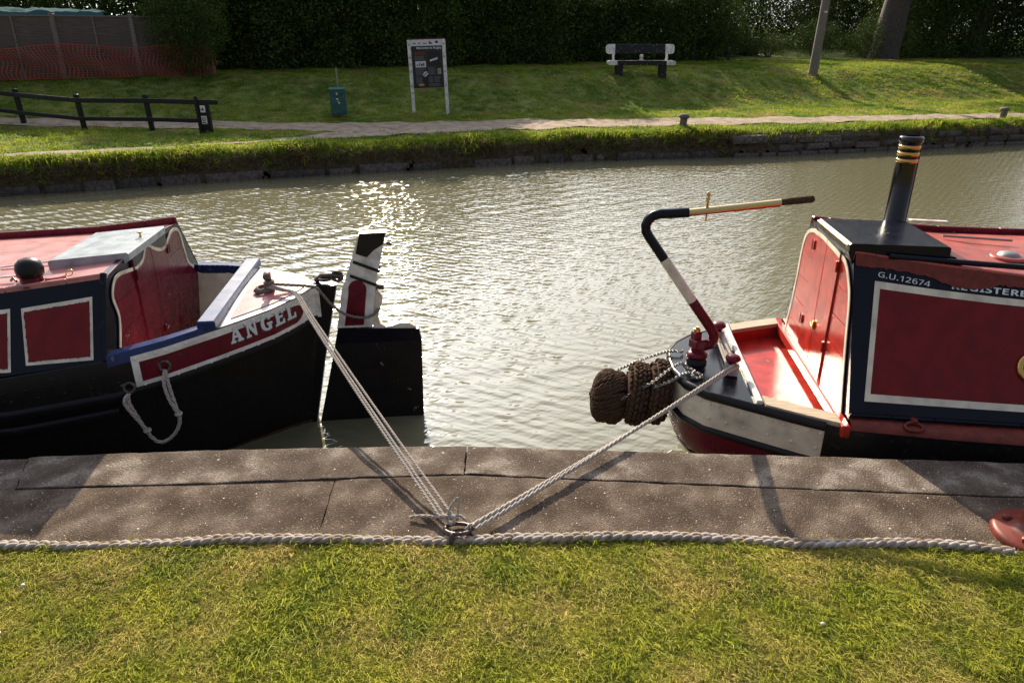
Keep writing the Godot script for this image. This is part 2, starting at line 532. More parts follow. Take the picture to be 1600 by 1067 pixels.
# ---------------------------------------------------------------- the place: levels and lines
const WATER := -0.62
const BANK := -0.10
const ORIGIN := Vector3(-1.923, 0, -14.541)
const ALONG := Vector3(0.957, 0, -0.29)
const AWAY := Vector3(-0.29, 0, -0.957)
var quay_edge := [Vector2(-60, 0.1), Vector2(-2.614, -2.845), Vector2(-2.384, -2.856), Vector2(-2.212, -2.867), Vector2(-1.81, -2.9), Vector2(-1.368, -2.929), Vector2(-0.916, -2.946), Vector2(-0.552, -2.958), Vector2(-0.199, -2.964), Vector2(0.152, -2.94), Vector2(0.605, -2.912), Vector2(1.053, -2.889), Vector2(1.494, -2.867), Vector2(1.928, -2.839), Vector2(2.355, -2.812), Vector2(2.579, -2.796), Vector2(60, 0.6)]
var quay_joint := [Vector2(-60, 0.35), Vector2(-2.433, -2.595), Vector2(-2.221, -2.609), Vector2(-1.815, -2.628), Vector2(-1.402, -2.643), Vector2(-1.045, -2.668), Vector2(-0.767, -2.687), Vector2(-0.457, -2.708), Vector2(-0.201, -2.723), Vector2(0.142, -2.692), Vector2(0.564, -2.663), Vector2(1.114, -2.619), Vector2(1.652, -2.581), Vector2(2.181, -2.548), Vector2(2.389, -2.534), Vector2(60, 0.85)]
var lawn_edge := [Vector2(-60, 0.75), Vector2(-2.096, -2.206), Vector2(-1.955, -2.213), Vector2(-1.353, -2.232), Vector2(-0.744, -2.259), Vector2(-0.198, -2.246), Vector2(0.498, -2.271), Vector2(0.99, -2.251), Vector2(1.472, -2.225), Vector2(1.889, -2.187), Vector2(1.98, -2.16), Vector2(60, 1.25)]
var bank_line := [Vector2(-60, -0.6), Vector2(-7.09, -0.56), Vector2(-5.18, -0.38), Vector2(-3.04, -0.12), Vector2(0, 0), Vector2(3.49, 0.13), Vector2(5.5, -0.1), Vector2(7.88, -0.44), Vector2(15.24, -0.56), Vector2(80, -0.6)]
var path_low := [Vector2(-60, 0.05), Vector2(-7.15, 0.02), Vector2(-5.67, 0.03), Vector2(-4.65, 0.25), Vector2(-3.0, 1.0), Vector2(-1.5, 1.21), Vector2(0.24, 1.24), Vector2(2.44, 1.41), Vector2(4.75, 1.36), Vector2(8.63, 0.75), Vector2(12.1, 0.44), Vector2(16, 0.23), Vector2(80, 0.2)]
var path_low_top := [Vector2(-60, 0.8), Vector2(-7.35, 0.74), Vector2(-5.8, 0.78), Vector2(-4.16, 0.86), Vector2(-3.0, 1.2), Vector2(-1.33, 2.07)]
var path_up_low := [Vector2(-60, 5.6), Vector2(-8.67, 5.26), Vector2(-6.61, 4.77), Vector2(-4.45, 3.75), Vector2(-3.05, 3.2), Vector2(-1.33, 2.07)]
var path_top := [Vector2(-60, 6.2), Vector2(-8.8, 5.79), Vector2(-6.73, 5.49), Vector2(-4.57, 5.11), Vector2(-3.09, 4.72), Vector2(-1.3, 4.05), Vector2(0.63, 3.6), Vector2(2.34, 3.4), Vector2(3.11, 3.45), Vector2(6.23, 2.7), Vector2(9.62, 2.16), Vector2(13.19, 1.6), Vector2(17.1, 1.15), Vector2(80, 1.1)]
var bumps := FastNoiseLite.new()

func along(table: Array, x: float) -> float:
	for i in range(1, table.size()):
		if x <= table[i].x:
			return lerpf(table[i - 1].y, table[i].y, clampf((x - table[i - 1].x) / (table[i].x - table[i - 1].x), 0, 1))
	return table[-1].y

func rise(t: float) -> float:
	return BANK + 0.95 * smoothstep(4.6, 8.8, t) + 0.03 * maxf(0.0, t - 8.8)

func ground(s: float, t: float) -> float:
	var e := t - along(bank_line, s)
	return rise(t) - 0.09 * exp(-e / 0.16) + 0.05 * bumps.get_noise_2d(s * 6.0, t * 6.0) * smoothstep(0.0, 1.0, e)

func spot(s: float, t: float, up := 0.0) -> Vector3:
	return ORIGIN + ALONG * s + AWAY * t + Vector3.UP * (ground(s, t) + up)

func on_path(s: float, t: float, wob := 0.0) -> bool:
	if t < along(path_low, s) + wob or t > along(path_top, s) + wob:
		return false
	if s < -1.33 and t > along(path_low_top, s) + wob and t < along(path_up_low, s) + wob:
		return false
	return true

func sheet(rows: Array) -> Geo:   # rows of points, smooth normals
	var g := Geo.new()
	var nn := []
	for i in rows.size():
		var q := PackedVector3Array()
		for j in rows[i].size():
			var a: Vector3 = rows[mini(i + 1, rows.size() - 1)][j] - rows[maxi(i - 1, 0)][j]
			var b: Vector3 = rows[i][mini(j + 1, rows[i].size() - 1)] - rows[i][maxi(j - 1, 0)]
			var m := a.cross(b).normalized()
			q.append(m if m.y > 0 else -m)
		nn.append(q)
	for i in rows.size() - 1:
		for j in rows[i].size() - 1:
			g.squad(rows[i][j], rows[i + 1][j], rows[i + 1][j + 1], rows[i][j + 1], nn[i][j], nn[i + 1][j], nn[i + 1][j + 1], nn[i][j + 1])
	return g

func steps(list: Array) -> Array:   # [[from, to, step], ...]
	var out := []
	for l in list:
		var x: float = l[0]
		while x < l[1] - 1e-4:
			out.append(x)
			x += l[2]
	out.append(list[-1][1])
	return out

func build_setting() -> void:
	bumps.seed = 5
	bumps.frequency = 0.12
	bumps.fractal_octaves = 3
	# far bank
	var ss := steps([[-60, -12, 4.0], [-12, 22, 0.4], [22, 80, 4.0]])
	var rows := []
	for s in ss:
		var e := along(bank_line, s)
		var row := PackedVector3Array()
		row.append(ORIGIN + ALONG * s + AWAY * (e - 0.02) + Vector3.UP * -1.1)
		for t in [0.0, 0.05, 0.12, 0.25, 0.45, 0.7, 1.0, 1.4, 1.8, 2.2, 2.6, 3.0, 3.4, 3.8, 4.2, 4.6, 5.0, 5.4, 5.8, 6.2, 6.6, 7.0, 7.5, 8.0, 8.6, 9.4, 10.5, 12, 15, 20, 30, 60, 120, 300]:
			row.append(spot(s, e + t))
		rows.append(row)
	structure("far_bank_ground", sheet(rows), M.turf)
	var er := []
	for s in steps([[-14, 24, 0.12]]):
		var e := along(bank_line, s)
		var row := PackedVector3Array()
		for q in [[0.10, 0.012], [0.02, -0.03], [-0.03, -0.12], [-0.04, -0.26], [-0.06, -0.42], [-0.05, -0.75]]:
			row.append(ORIGIN + ALONG * s + AWAY * (e + q[0] + 0.025 * bumps.get_noise_2d(s * 60.0, q[1] * 90.0)) + Vector3.UP * (ground(s, e + 0.1) + q[1]))
		er.append(row)
	structure("bank_earth", sheet(er), M.earth)
	# towpath
	var pr := []
	for s in steps([[-30, -12, 2.0], [-12, 20, 0.2], [20, 40, 2.0]]):
		var wob := 0.07 * bumps.get_noise_2d(s * 18.0, 3.0)
		var wob2 := 0.10 * bumps.get_noise_2d(s * 15.0, 40.0)
		pr.append([s, wob, wob2])
	var lists := [[-60.0, -1.33, path_low, path_low_top], [-60.0, -1.33, path_up_low, path_top], [-1.35, 80.0, path_low, path_top]]
	for li in lists.size():
		var l = lists[li]
		var rr := []
		for q in pr:
			if q[0] >= l[0] - 0.01 and q[0] <= l[1] + 0.15:
				var row := PackedVector3Array()
				var lo: float = along(l[2], q[0]) + q[1]
				var hi: float = along(l[3], q[0]) + q[2]
				for k in 7:
					row.append(spot(q[0], lerpf(lo, hi, k / 6.0), 0.014 + 0.004 * li))
				rr.append(row)
		structure("towpath", sheet(rr), M.path)
	# near side: earth under the lawn
	var lr := []
	for x in steps([[-60, -3, 6.0], [-3, 3, 0.1], [3, 60, 6.0]]):
		var row := PackedVector3Array()
		var z0 := along(lawn_edge, x)
		for k in [0.0, 0.02, 0.1, 0.3, 0.6, 1.0, 1.6, 3.0, 6.0, 15.0, 60.0]:
			var lift := 0.012 * bumps.get_noise_2d(x * 30.0, (z0 + k) * 30.0)
			row.append(Vector3(x, -0.032 + 0.024 * smoothstep(-0.02, 0.25, k) + lift * smoothstep(0, 0.3, k), z0 - 0.02 + k))
		lr.append(row)
	structure("lawn_soil", sheet(lr), M.soil)
	build_quay()
	build_water()
	build_bank_wall()

# short waves as real relief, stronger in some patches than in others; the finest ripples are in the material
func build_water() -> void:
	var r := RandomNumberGenerator.new()
	r.seed = 29
	var waves := []
	for i in 14:
		var l := r.randf_range(0.13, 0.42)
		var a := r.randfn(0.3, 0.5)
		waves.append([TAU * sin(a) / l, TAU * cos(a) / l, r.randf() * TAU, 0.0145 * l / TAU * r.randf_range(0.6, 1.3)])
	var calm := FastNoiseLite.new()
	calm.seed = 8
	calm.frequency = 0.22
	calm.fractal_octaves = 3
	var xs := steps([[-70, -11, 6.0], [-11, 15, 0.045], [15, 90, 6.0]])
	var zs := [1.5, -1.0, -2.4]
	var z := -2.8
	while z > -18.5:
		zs.append(z)
		z -= 0.04 if z > -9.0 else 0.06
	zs.append_array([-21.0, -26.0, -34.0, -44.0])
	var v := PackedVector3Array()
	var n := PackedVector3Array()
	for x in xs:
		for zz in zs:
			var y := 0.0
			var sx := 0.0
			var sz := 0.0
			if absf(x) < 15.0 and zz < -2.7 and zz > -18.6:
				# calmer towards the far bank and the right, where trees shelter the water
				var k := clampf(0.85 + calm.get_noise_2d(x, zz * 1.6) * 1.3 - smoothstep(1.0, 6.0, x + zz * 0.12) * 0.45, 0.15, 1.7)
				for w in waves:
					var ph: float = w[0] * x + w[1] * zz + w[2]
					y += w[3] * k * sin(ph)
					var c: float = w[3] * k * cos(ph)
					sx += c * w[0]
					sz += c * w[1]
			v.append(Vector3(x, WATER + y, zz))
			n.append(Vector3(-sx, 1, -sz).normalized())
	var id := PackedInt32Array()
	var m := zs.size()
	for i in xs.size() - 1:
		for j in m - 1:
			var a := i * m + j
			id.append(a); id.append(a + 1); id.append(a + m)
			id.append(a + 1); id.append(a + m + 1); id.append(a + m)
	var arr := []
	arr.resize(Mesh.ARRAY_MAX)
	arr[Mesh.ARRAY_VERTEX] = v
	arr[Mesh.ARRAY_NORMAL] = n
	arr[Mesh.ARRAY_INDEX] = id
	var me := ArrayMesh.new()
	me.add_surface_from_arrays(Mesh.PRIMITIVE_TRIANGLES, arr)
	me.surface_set_material(0, M.water)
	var o := piece("canal_water", me, Transform3D(), self)
	o.set_meta("kind", "structure")

# a slab of the quay between two lines, cut at x0 and x1, with worn edges
func slab(x0: float, x1: float, far: Array, near: Array, skew0: float, skew1: float, top: float, seed_: int, gap := 0.006) -> Geo:
	var g := Geo.new()
	var nz := FastNoiseLite.new()
	nz.seed = seed_
	nz.frequency = 6.0
	nz.fractal_octaves = 3
	var nx := maxi(6, int((x1 - x0) / 0.03)) if x1 - x0 < 4.0 else 30
	var ws := [0.0, 0.008, 0.02, 0.05, 0.14, 0.26, 0.4, 0.55, 0.7, 0.84, 0.95, 0.98, 0.992, 1.0]
	var nt := ws.size() - 1
	var rows := []
	for i in nx + 1:
		var u := float(i) / nx
		var row := PackedVector3Array()
		for j in nt + 1:
			var w: float = ws[j]
			var x := lerpf(lerpf(x0, x0 + skew0, w), lerpf(x1, x1 + skew1, w), u)
			var z := lerpf(along(far, x), along(near, x), w)
			var edge := minf(minf(w, 1.0 - w) * 0.28, minf(u, 1.0 - u) * (x1 - x0))
			var y := top + 0.004 * nz.get_noise_2d(x, z) - 0.004 * pow(1.0 - smoothstep(0.0, 0.008, edge), 2.0)
			if j == 0:
				z += gap * 0.5 + 0.005 * nz.get_noise_2d(x * 3.0, 7.0)
			if j == nt:
				z -= gap * 0.5 + 0.005 * absf(nz.get_noise_2d(x * 4.0, 19.0))
			if i == 0:
				x += gap * 0.5 + 0.006 * nz.get_noise_2d(z * 4.0, 31.0)
			if i == nx:
				x -= gap * 0.5 + 0.006 * nz.get_noise_2d(z * 4.0, 31.0)
			row.append(Vector3(x, y, z))
		rows.append(row)
	g = sheet(rows)
	var d := Vector3(0, -0.3, 0)
	for i in nx:
		g.quad(rows[i][0], rows[i + 1][0], rows[i + 1][0] + d, rows[i][0] + d, Vector3(0, 0, -1))
		g.quad(rows[i][nt], rows[i + 1][nt], rows[i + 1][nt] + d, rows[i][nt] + d, Vector3(0, 0, 1))
	for j in nt:
		g.quad(rows[0][j], rows[0][j + 1], rows[0][j + 1] + d, rows[0][j] + d, Vector3(-1, 0, 0))
		g.quad(rows[nx][j], rows[nx][j + 1], rows[nx][j + 1] + d, rows[nx][j] + d, Vector3(1, 0, 0))
	return g

func build_quay() -> void:
	var q := Node3D.new()
	q.name = "quay"
	add_child(q)
	q.set_meta("kind", "structure")
	var cuts := [[-30.0, 0.0], [-2.26, 0.10], [-0.215, 0.0], [2.75, 0.0], [30.0, 0.0]]
	for i in cuts.size() - 1:
		part("coping_slab", slab(cuts[i][0], cuts[i + 1][0], quay_edge, quay_joint, cuts[i][1], cuts[i + 1][1], 0.003 if i != 0 else -0.006, 200 + i, 0.007), M.concrete_pale, q)
	var cuts2 := [[-30.0, 0.0], [-0.785, 0.02], [2.9, 0.0], [30.0, 0.0]]
	for i in cuts2.size() - 1:
		part("inner_slab", slab(cuts2[i][0], cuts2[i + 1][0], quay_joint, lawn_edge, cuts2[i][1], cuts2[i + 1][1], 0.0, 300 + i, 0.004), M.concrete, q)
	# wall under the slabs
	var g := Geo.new()
	for i in quay_edge.size() - 1:
		var a: Vector2 = quay_edge[i]
		var b: Vector2 = quay_edge[i + 1]
		var o := Vector3(0, 0, 0.03)
		g.quad(Vector3(a.x, -0.06, a.y) + o, Vector3(b.x, -0.06, b.y) + o, Vector3(b.x, -1.4, b.y) + o, Vector3(a.x, -1.4, a.y) + o, Vector3(0, 0, -1))
		g.quad(Vector3(a.x, -0.06, a.y) + o, Vector3(b.x, -0.06, b.y) + o, Vector3(b.x, -0.06, b.y + 0.85), Vector3(a.x, -0.06, a.y + 0.85), Vector3.UP)
	part("quay_wall", g, M.wall_dark, q)

func rough_stone(size: Vector3, seed_: int) -> Geo:
	var r := RandomNumberGenerator.new()
	r.seed = seed_
	var g := Geo.new()
	var h := size * 0.5
	var c := {}
	for x in [-1, 0, 1]:
		for y in [-1, 0, 1]:
			for z in [-1, 0, 1]:
				var k := absf(x) + absf(y) + absf(z)
				var f := 1.0 - 0.09 * maxf(0.0, k - 1.0)
				c[Vector3i(x, y, z)] = Vector3(x * h.x * (1.0 - 0.03 * k), y * h.y * f, z * h.z * f) + Vector3(r.randf_range(-1, 1) * 0.012, r.randf_range(-1, 1) * 0.008, r.randf_range(-1, 1) * 0.014)
	for ax in 3:
		for sg in [-1, 1]:
			for i in [-1, 0]:
				for j in [-1, 0]:
					var p := []
					for d in [[0, 0], [1, 0], [1, 1], [0, 1]]:
						var v := Vector3i.ZERO
						v[ax] = sg
						v[(ax + 1) % 3] = i + d[0]
						v[(ax + 2) % 3] = j + d[1]
						p.append(c[v])
					var away := Vector3.ZERO
					away[ax] = sg
					g.quad(p[0], p[1], p[2], p[3], away)
	return g

func build_bank_wall() -> void:
	# courses of rough stone along the far water's edge; grass hangs over most of them
	var w := Node3D.new()
	w.name = "bank_wall"
	add_child(w)
	w.position = ORIGIN
	w.set_meta("kind", "structure")
	var kinds := []
	for k in 9:
		kinds.append(rough_stone(Vector3(1, 0.155, 0.26), 400 + k).mesh(M.stones[k % 3]))
	var r := RandomNumberGenerator.new()
	r.seed = 77
	for course in 3:
		var s := -9.0 + r.randf() * 0.4
		while s < 17.5:
			var tall := s > 6.8
			if course > 0 and not tall:
				s = 6.9
			var l := r.randf_range(0.30, 0.78) if tall else r.randf_range(0.5, 1.25)
			var mid := s + l * 0.5
			var e := along(bank_line, mid)
			var e2 := along(bank_line, mid + 0.3) - along(bank_line, mid - 0.3)
			var h := r.randf_range(0.88, 1.0) if tall else r.randf_range(1.1, 1.75)
			var y := WATER + 0.02 + course * 0.155 + r.randf_range(-0.014, 0.014) + (0.0 if tall else 0.03)
			var at := ALONG * mid + AWAY * (e + 0.03 + r.randf_range(-0.035, 0.035) + course * 0.015) + Vector3.UP * y
			var b := Basis(Vector3.UP, atan2(0.29, 0.957) + atan2(e2, 0.6) + r.randf_range(-0.05, 0.05)) * Basis(Vector3.BACK, r.randf_range(-0.02, 0.02))
			b = b.scaled_local(Vector3(l - r.randf_range(0.01, 0.035), h, 1.0))
			if tall or r.randf() < 0.85:
				piece("stone", kinds[r.randi() % 9], Transform3D(b, at), w)
			s += l

# ---------------------------------------------------------------- boat helpers
func loft(g: Geo, rows: Array, middle: Vector3) -> void:
	var nn := []
	for i in rows.size():
		var q := PackedVector3Array()
		for j in rows[i].size():
			var a: Vector3 = rows[mini(i + 1, rows.size() - 1)][j] - rows[maxi(i - 1, 0)][j]
			var b: Vector3 = rows[i][mini(j + 1, rows[i].size() - 1)] - rows[i][maxi(j - 1, 0)]
			var m := a.cross(b).normalized()
			q.append(m if m.dot(rows[i][j] - middle) > 0 else -m)
		nn.append(q)
	for i in rows.size() - 1:
		for j in rows[i].size() - 1:
			g.squad(rows[i][j], rows[i + 1][j], rows[i + 1][j + 1], rows[i][j + 1], nn[i][j], nn[i + 1][j], nn[i + 1][j + 1], nn[i][j + 1])

# outline from the near side round the stern to the far side; tables give z at x; goes through x values xs from the bow to the stern
func outline(near: Array, far: Array, xs: Array, y: Callable) -> PackedVector3Array:
	var p := PackedVector3Array()
	for x in xs:
		p.append(Vector3(x, y.call(x), along(near, x)))
	for k in range(xs.size() - 1, -1, -1):
		var x: float = xs[k]
		p.append(Vector3(x, y.call(x), along(far, x)))
	return p

func pushed(p: PackedVector3Array, out: float, dy: float, middle: Vector3) -> PackedVector3Array:
	var q := PackedVector3Array()
	for i in p.size():
		var d := p[mini(i + 1, p.size() - 1)] - p[maxi(i - 1, 0)]
		var m := Vector3(d.z, 0, -d.x).normalized()
		if m.dot(p[i] - middle) < 0:
			m = -m
		q.append(p[i] + m * out + Vector3.UP * dy)
	return q

# point on a cabin side: v 0 at the foot, 1 at the top
func side_point(b: Dictionary, x: float, v: float, off: float) -> Vector3:
	var a := Vector3(x, along(b.base_y, x), along(b.base_z, x))
	var c := Vector3(x, along(b.top_y, x), along(b.top_z, x))
	var up := c - a
	var m := Vector3(0, -up.z, up.y).normalized()
	if m.z < 0:
		m = -m
	return a + up * v + m * off

# patch on a cabin side between corner (x, v) values given bottom-left, bottom-right, top-right, top-left
func side_patch(b: Dictionary, c: Array, off: float, thick: float, nx := 14, nv := 4, rag := 0.0, seed_ := 1) -> Geo:
	var g := Geo.new()
	var r := RandomNumberGenerator.new()
	r.seed = seed_
	var rows := []
	for i in nx + 1:
		var u := float(i) / nx
		var row := PackedVector3Array()
		for j in nv + 1:
			var w := float(j) / nv
			var q: Vector2 = c[0].lerp(c[1], u).lerp(c[3].lerp(c[2], u), w)
			if rag > 0.0 and (i == 0 or i == nx):
				q.x += r.randf_range(-rag, rag) * 0.5
			if rag > 0.0 and (j == 0 or j == nv):
				q.y += r.randf_range(-rag, rag) * 1.6
			row.append(side_point(b, q.x, q.y, off))
		rows.append(row)
	loft(g, rows, Vector3(0, 0.3, -1))
	return g

func strip_frame(b: Dictionary, o: Array, n: Array, off: float) -> Geo:   # border between outer corners o and inner corners n
	var g := Geo.new()
	for k in 4:
		var l := (k + 1) % 4
		var m := side_patch(b, [o[k], o[l], n[l], n[k]], off, 0.0, 12 if k % 2 == 0 else 6, 1)
		g.v.append_array(m.v)
		g.n.append_array(m.n)
	return g

func area_patch(g: Geo, poly: PackedVector2Array, x: float, thick: float, face: float) -> void:
	# polygon in (z, y) at a given x, facing +x or -x
	var t := Transform3D(Basis(Vector3(0, 0, 1), Vector3(0, 1, 0), Vector3(face, 0, 0)), Vector3(x, 0, 0))
	g.plate(t, poly, thick)

func cut(polys: Array, rect: Rect2) -> Array:
	var r := PackedVector2Array([rect.position, Vector2(rect.end.x, rect.position.y), rect.end, Vector2(rect.position.x, rect.end.y)])
	var out := []
	for p in polys:
		for q in Geometry2D.intersect_polygons(p, r):
			if not Geometry2D.is_polygon_clockwise(q) or true:
				out.append(q)
	return out

func smooth_line(p: PackedVector2Array, per := 6) -> PackedVector2Array:
	var out := PackedVector2Array()
	for i in p.size() - 1:
		var a := p[maxi(i - 1, 0)]
		var d := p[mini(i + 2, p.size() - 1)]
		for k in per:
			out.append(p[i].cubic_interpolate(p[i + 1], a, d, float(k) / per))
	out.append(p[-1])
	return out

# a painted end wall with two doors: whole = outline, line = the cream line from foot to foot, in (z, y)
func end_wall(boat: Node3D, whole: PackedVector2Array, line: PackedVector2Array, width: float, face: float, doors: Array, red: Material, board: float, floor_y: float, red_rest: PackedVector2Array) -> void:
	var inner := smooth_line(line)
	inner.append_array(red_rest)
	var edge := smooth_line(line)
	var cream_polys := Geometry2D.offset_polyline(edge, width * 0.5, Geometry2D.JOIN_ROUND, Geometry2D.END_BUTT)
	var lo: float = doors[0]
	var mid: float = doors[1]
	var hi: float = doors[2]
	var top: float = doors[3]
	var bottom := floor_y
	var g := Geo.new()
	area_patch(g, whole, 0.0, 0.04, face)
	var bulk := part("end_bulkhead", g, M.navy, boat)
	# fixed boards either side of the doors
	for zone in [[-2.0, lo - 0.003], [hi + 0.003, 2.0]]:
		var y := bottom
		var k := 0
		while y < 1.2:
			var r := Rect2(zone[0], y + 0.0015, zone[1] - zone[0], board - 0.003)
			var f := Geo.new()
			for q in cut([inner], r):
				area_patch(f, q, face * 0.008, 0.007, face)
			if f.v.size():
				part("board", f, red, bulk)
			y += board
			k += 1
		var c := Geo.new()
		for cp in cream_polys:
			for q in cut([cp], Rect2(zone[0], bottom, zone[1] - zone[0], 2.0)):
				area_patch(c, q, face * 0.011, 0.004, face)
		part("cream_line", c, M.cream, bulk)
	# doors
	for d in [[lo, mid - 0.003], [mid + 0.003, hi]]:
		var dn := Node3D.new()
		dn.name = "door"
		boat.add_child(dn, true)
		var leaf := PackedVector2Array([Vector2(d[0], bottom), Vector2(d[1], bottom), Vector2(d[1], top), Vector2(d[0], top)])
		var a := Geo.new()
		area_patch(a, leaf, face * 0.014, 0.012, face)
		part("door_leaf", a, red, dn)
		for q in Geometry2D.clip_polygons(leaf, inner):
			if q.size() > 2:
				a = Geo.new()
				area_patch(a, q, face * 0.0165, 0.002, face)
				part("door_border", a, M.navy, dn)
		var b := Geo.new()
		var rect := Rect2(d[0] + 0.001, bottom, d[1] - d[0] - 0.002, top - bottom)
		for q in cut([inner], rect):
			area_patch(b, q, face * 0.017, 0.0025, face)
		part("door_panel", b, red, dn)
		var c := Geo.new()
		for cp in cream_polys:
			for q in cut([cp], rect):
				area_patch(c, q, face * 0.019, 0.0017, face)
		part("cream_line", c, M.cream, dn)
		# hinges and a catch
		var zo: float = d[0] if d[0] == lo else d[1]
		for y in [bottom + (top - bottom) * 0.3, bottom + (top - bottom) * 0.86]:
			var h := Geo.new()
			h.bx(Vector3(face * 0.021, y, zo + (0.012 if zo == lo else -0.012)), Vector3(0.010, 0.055, 0.03), 0.002)
			h.tube(PackedVector3Array([Vector3(face * 0.024, y - 0.03, zo), Vector3(face * 0.024, y + 0.03, zo)]), 0.006, 8)
			part("hinge", h, red, dn)
		if d[0] != lo:
			var l := Geo.new()
			l.bx(Vector3(face * 0.024, bottom + (top - bottom) * 0.36, mid + 0.02), Vector3(0.012, 0.05, 0.022), 0.003)
			l.tube(PackedVector3Array([Vector3(face * 0.027, bottom + (top - bottom) * 0.36, mid - 0.02), Vector3(face * 0.037, bottom + (top - bottom) * 0.36, mid + 0.02), Vector3(face * 0.037, bottom + (top - bottom) * 0.36, mid + 0.045)]), 0.005, 6)
			part("catch", l, M.brass if face < 0 else red, dn)

func lettering(called: String, text: String, size: float, m: Material, parent: Node, t: Transform3D, bold := false, serif := false, depth := 0.002) -> MeshInstance3D:
	var f := SystemFont.new()
	f.font_names = PackedStringArray(["Droid Serif" if serif else "Droid Sans"])
	f.font_weight = 700 if bold else 400
	var tm := TextMesh.new()
	tm.text = text
	var bolder := FontVariation.new()
	bolder.base_font = f
	bolder.variation_embolden = 0.75 if serif else 0.0
	tm.font = bolder
	tm.font_size = 64
	tm.pixel_size = size / 46.0     # size: height of a capital
	tm.depth = depth
	tm.curve_step = 1.0
	tm.horizontal_alignment = HORIZONTAL_ALIGNMENT_LEFT
	tm.vertical_alignment = VERTICAL_ALIGNMENT_BOTTOM
	tm.material = m
	var o := MeshInstance3D.new()
	o.name = called
	o.mesh = tm
	parent.add_child(o, true)
	o.transform = t
	return o

func rivets(g: Geo, at: Vector3, out: Vector3, r: float) -> void:
	var z := out.normalized()
	var x := Vector3.UP.cross(z).normalized()
	var b := Basis(x, z, x.cross(z))
	g.lathe(Transform3D(b, at), [Vector2(r, -0.001), Vector2(r * 0.85, r * 0.35), Vector2(r * 0.45, r * 0.6), Vector2(0, r * 0.68)], 8)

# ---------------------------------------------------------------- the motor boat on the right
var motor_at := Transform3D(Basis(Vector3.UP, deg_to_rad(-6.3294)), Vector3(1.771, 0, -3.836))
var butty_at := Transform3D(Basis(Vector3.UP, deg_to_rad(6.8114)), Vector3(-2.211, 0, -4.242))

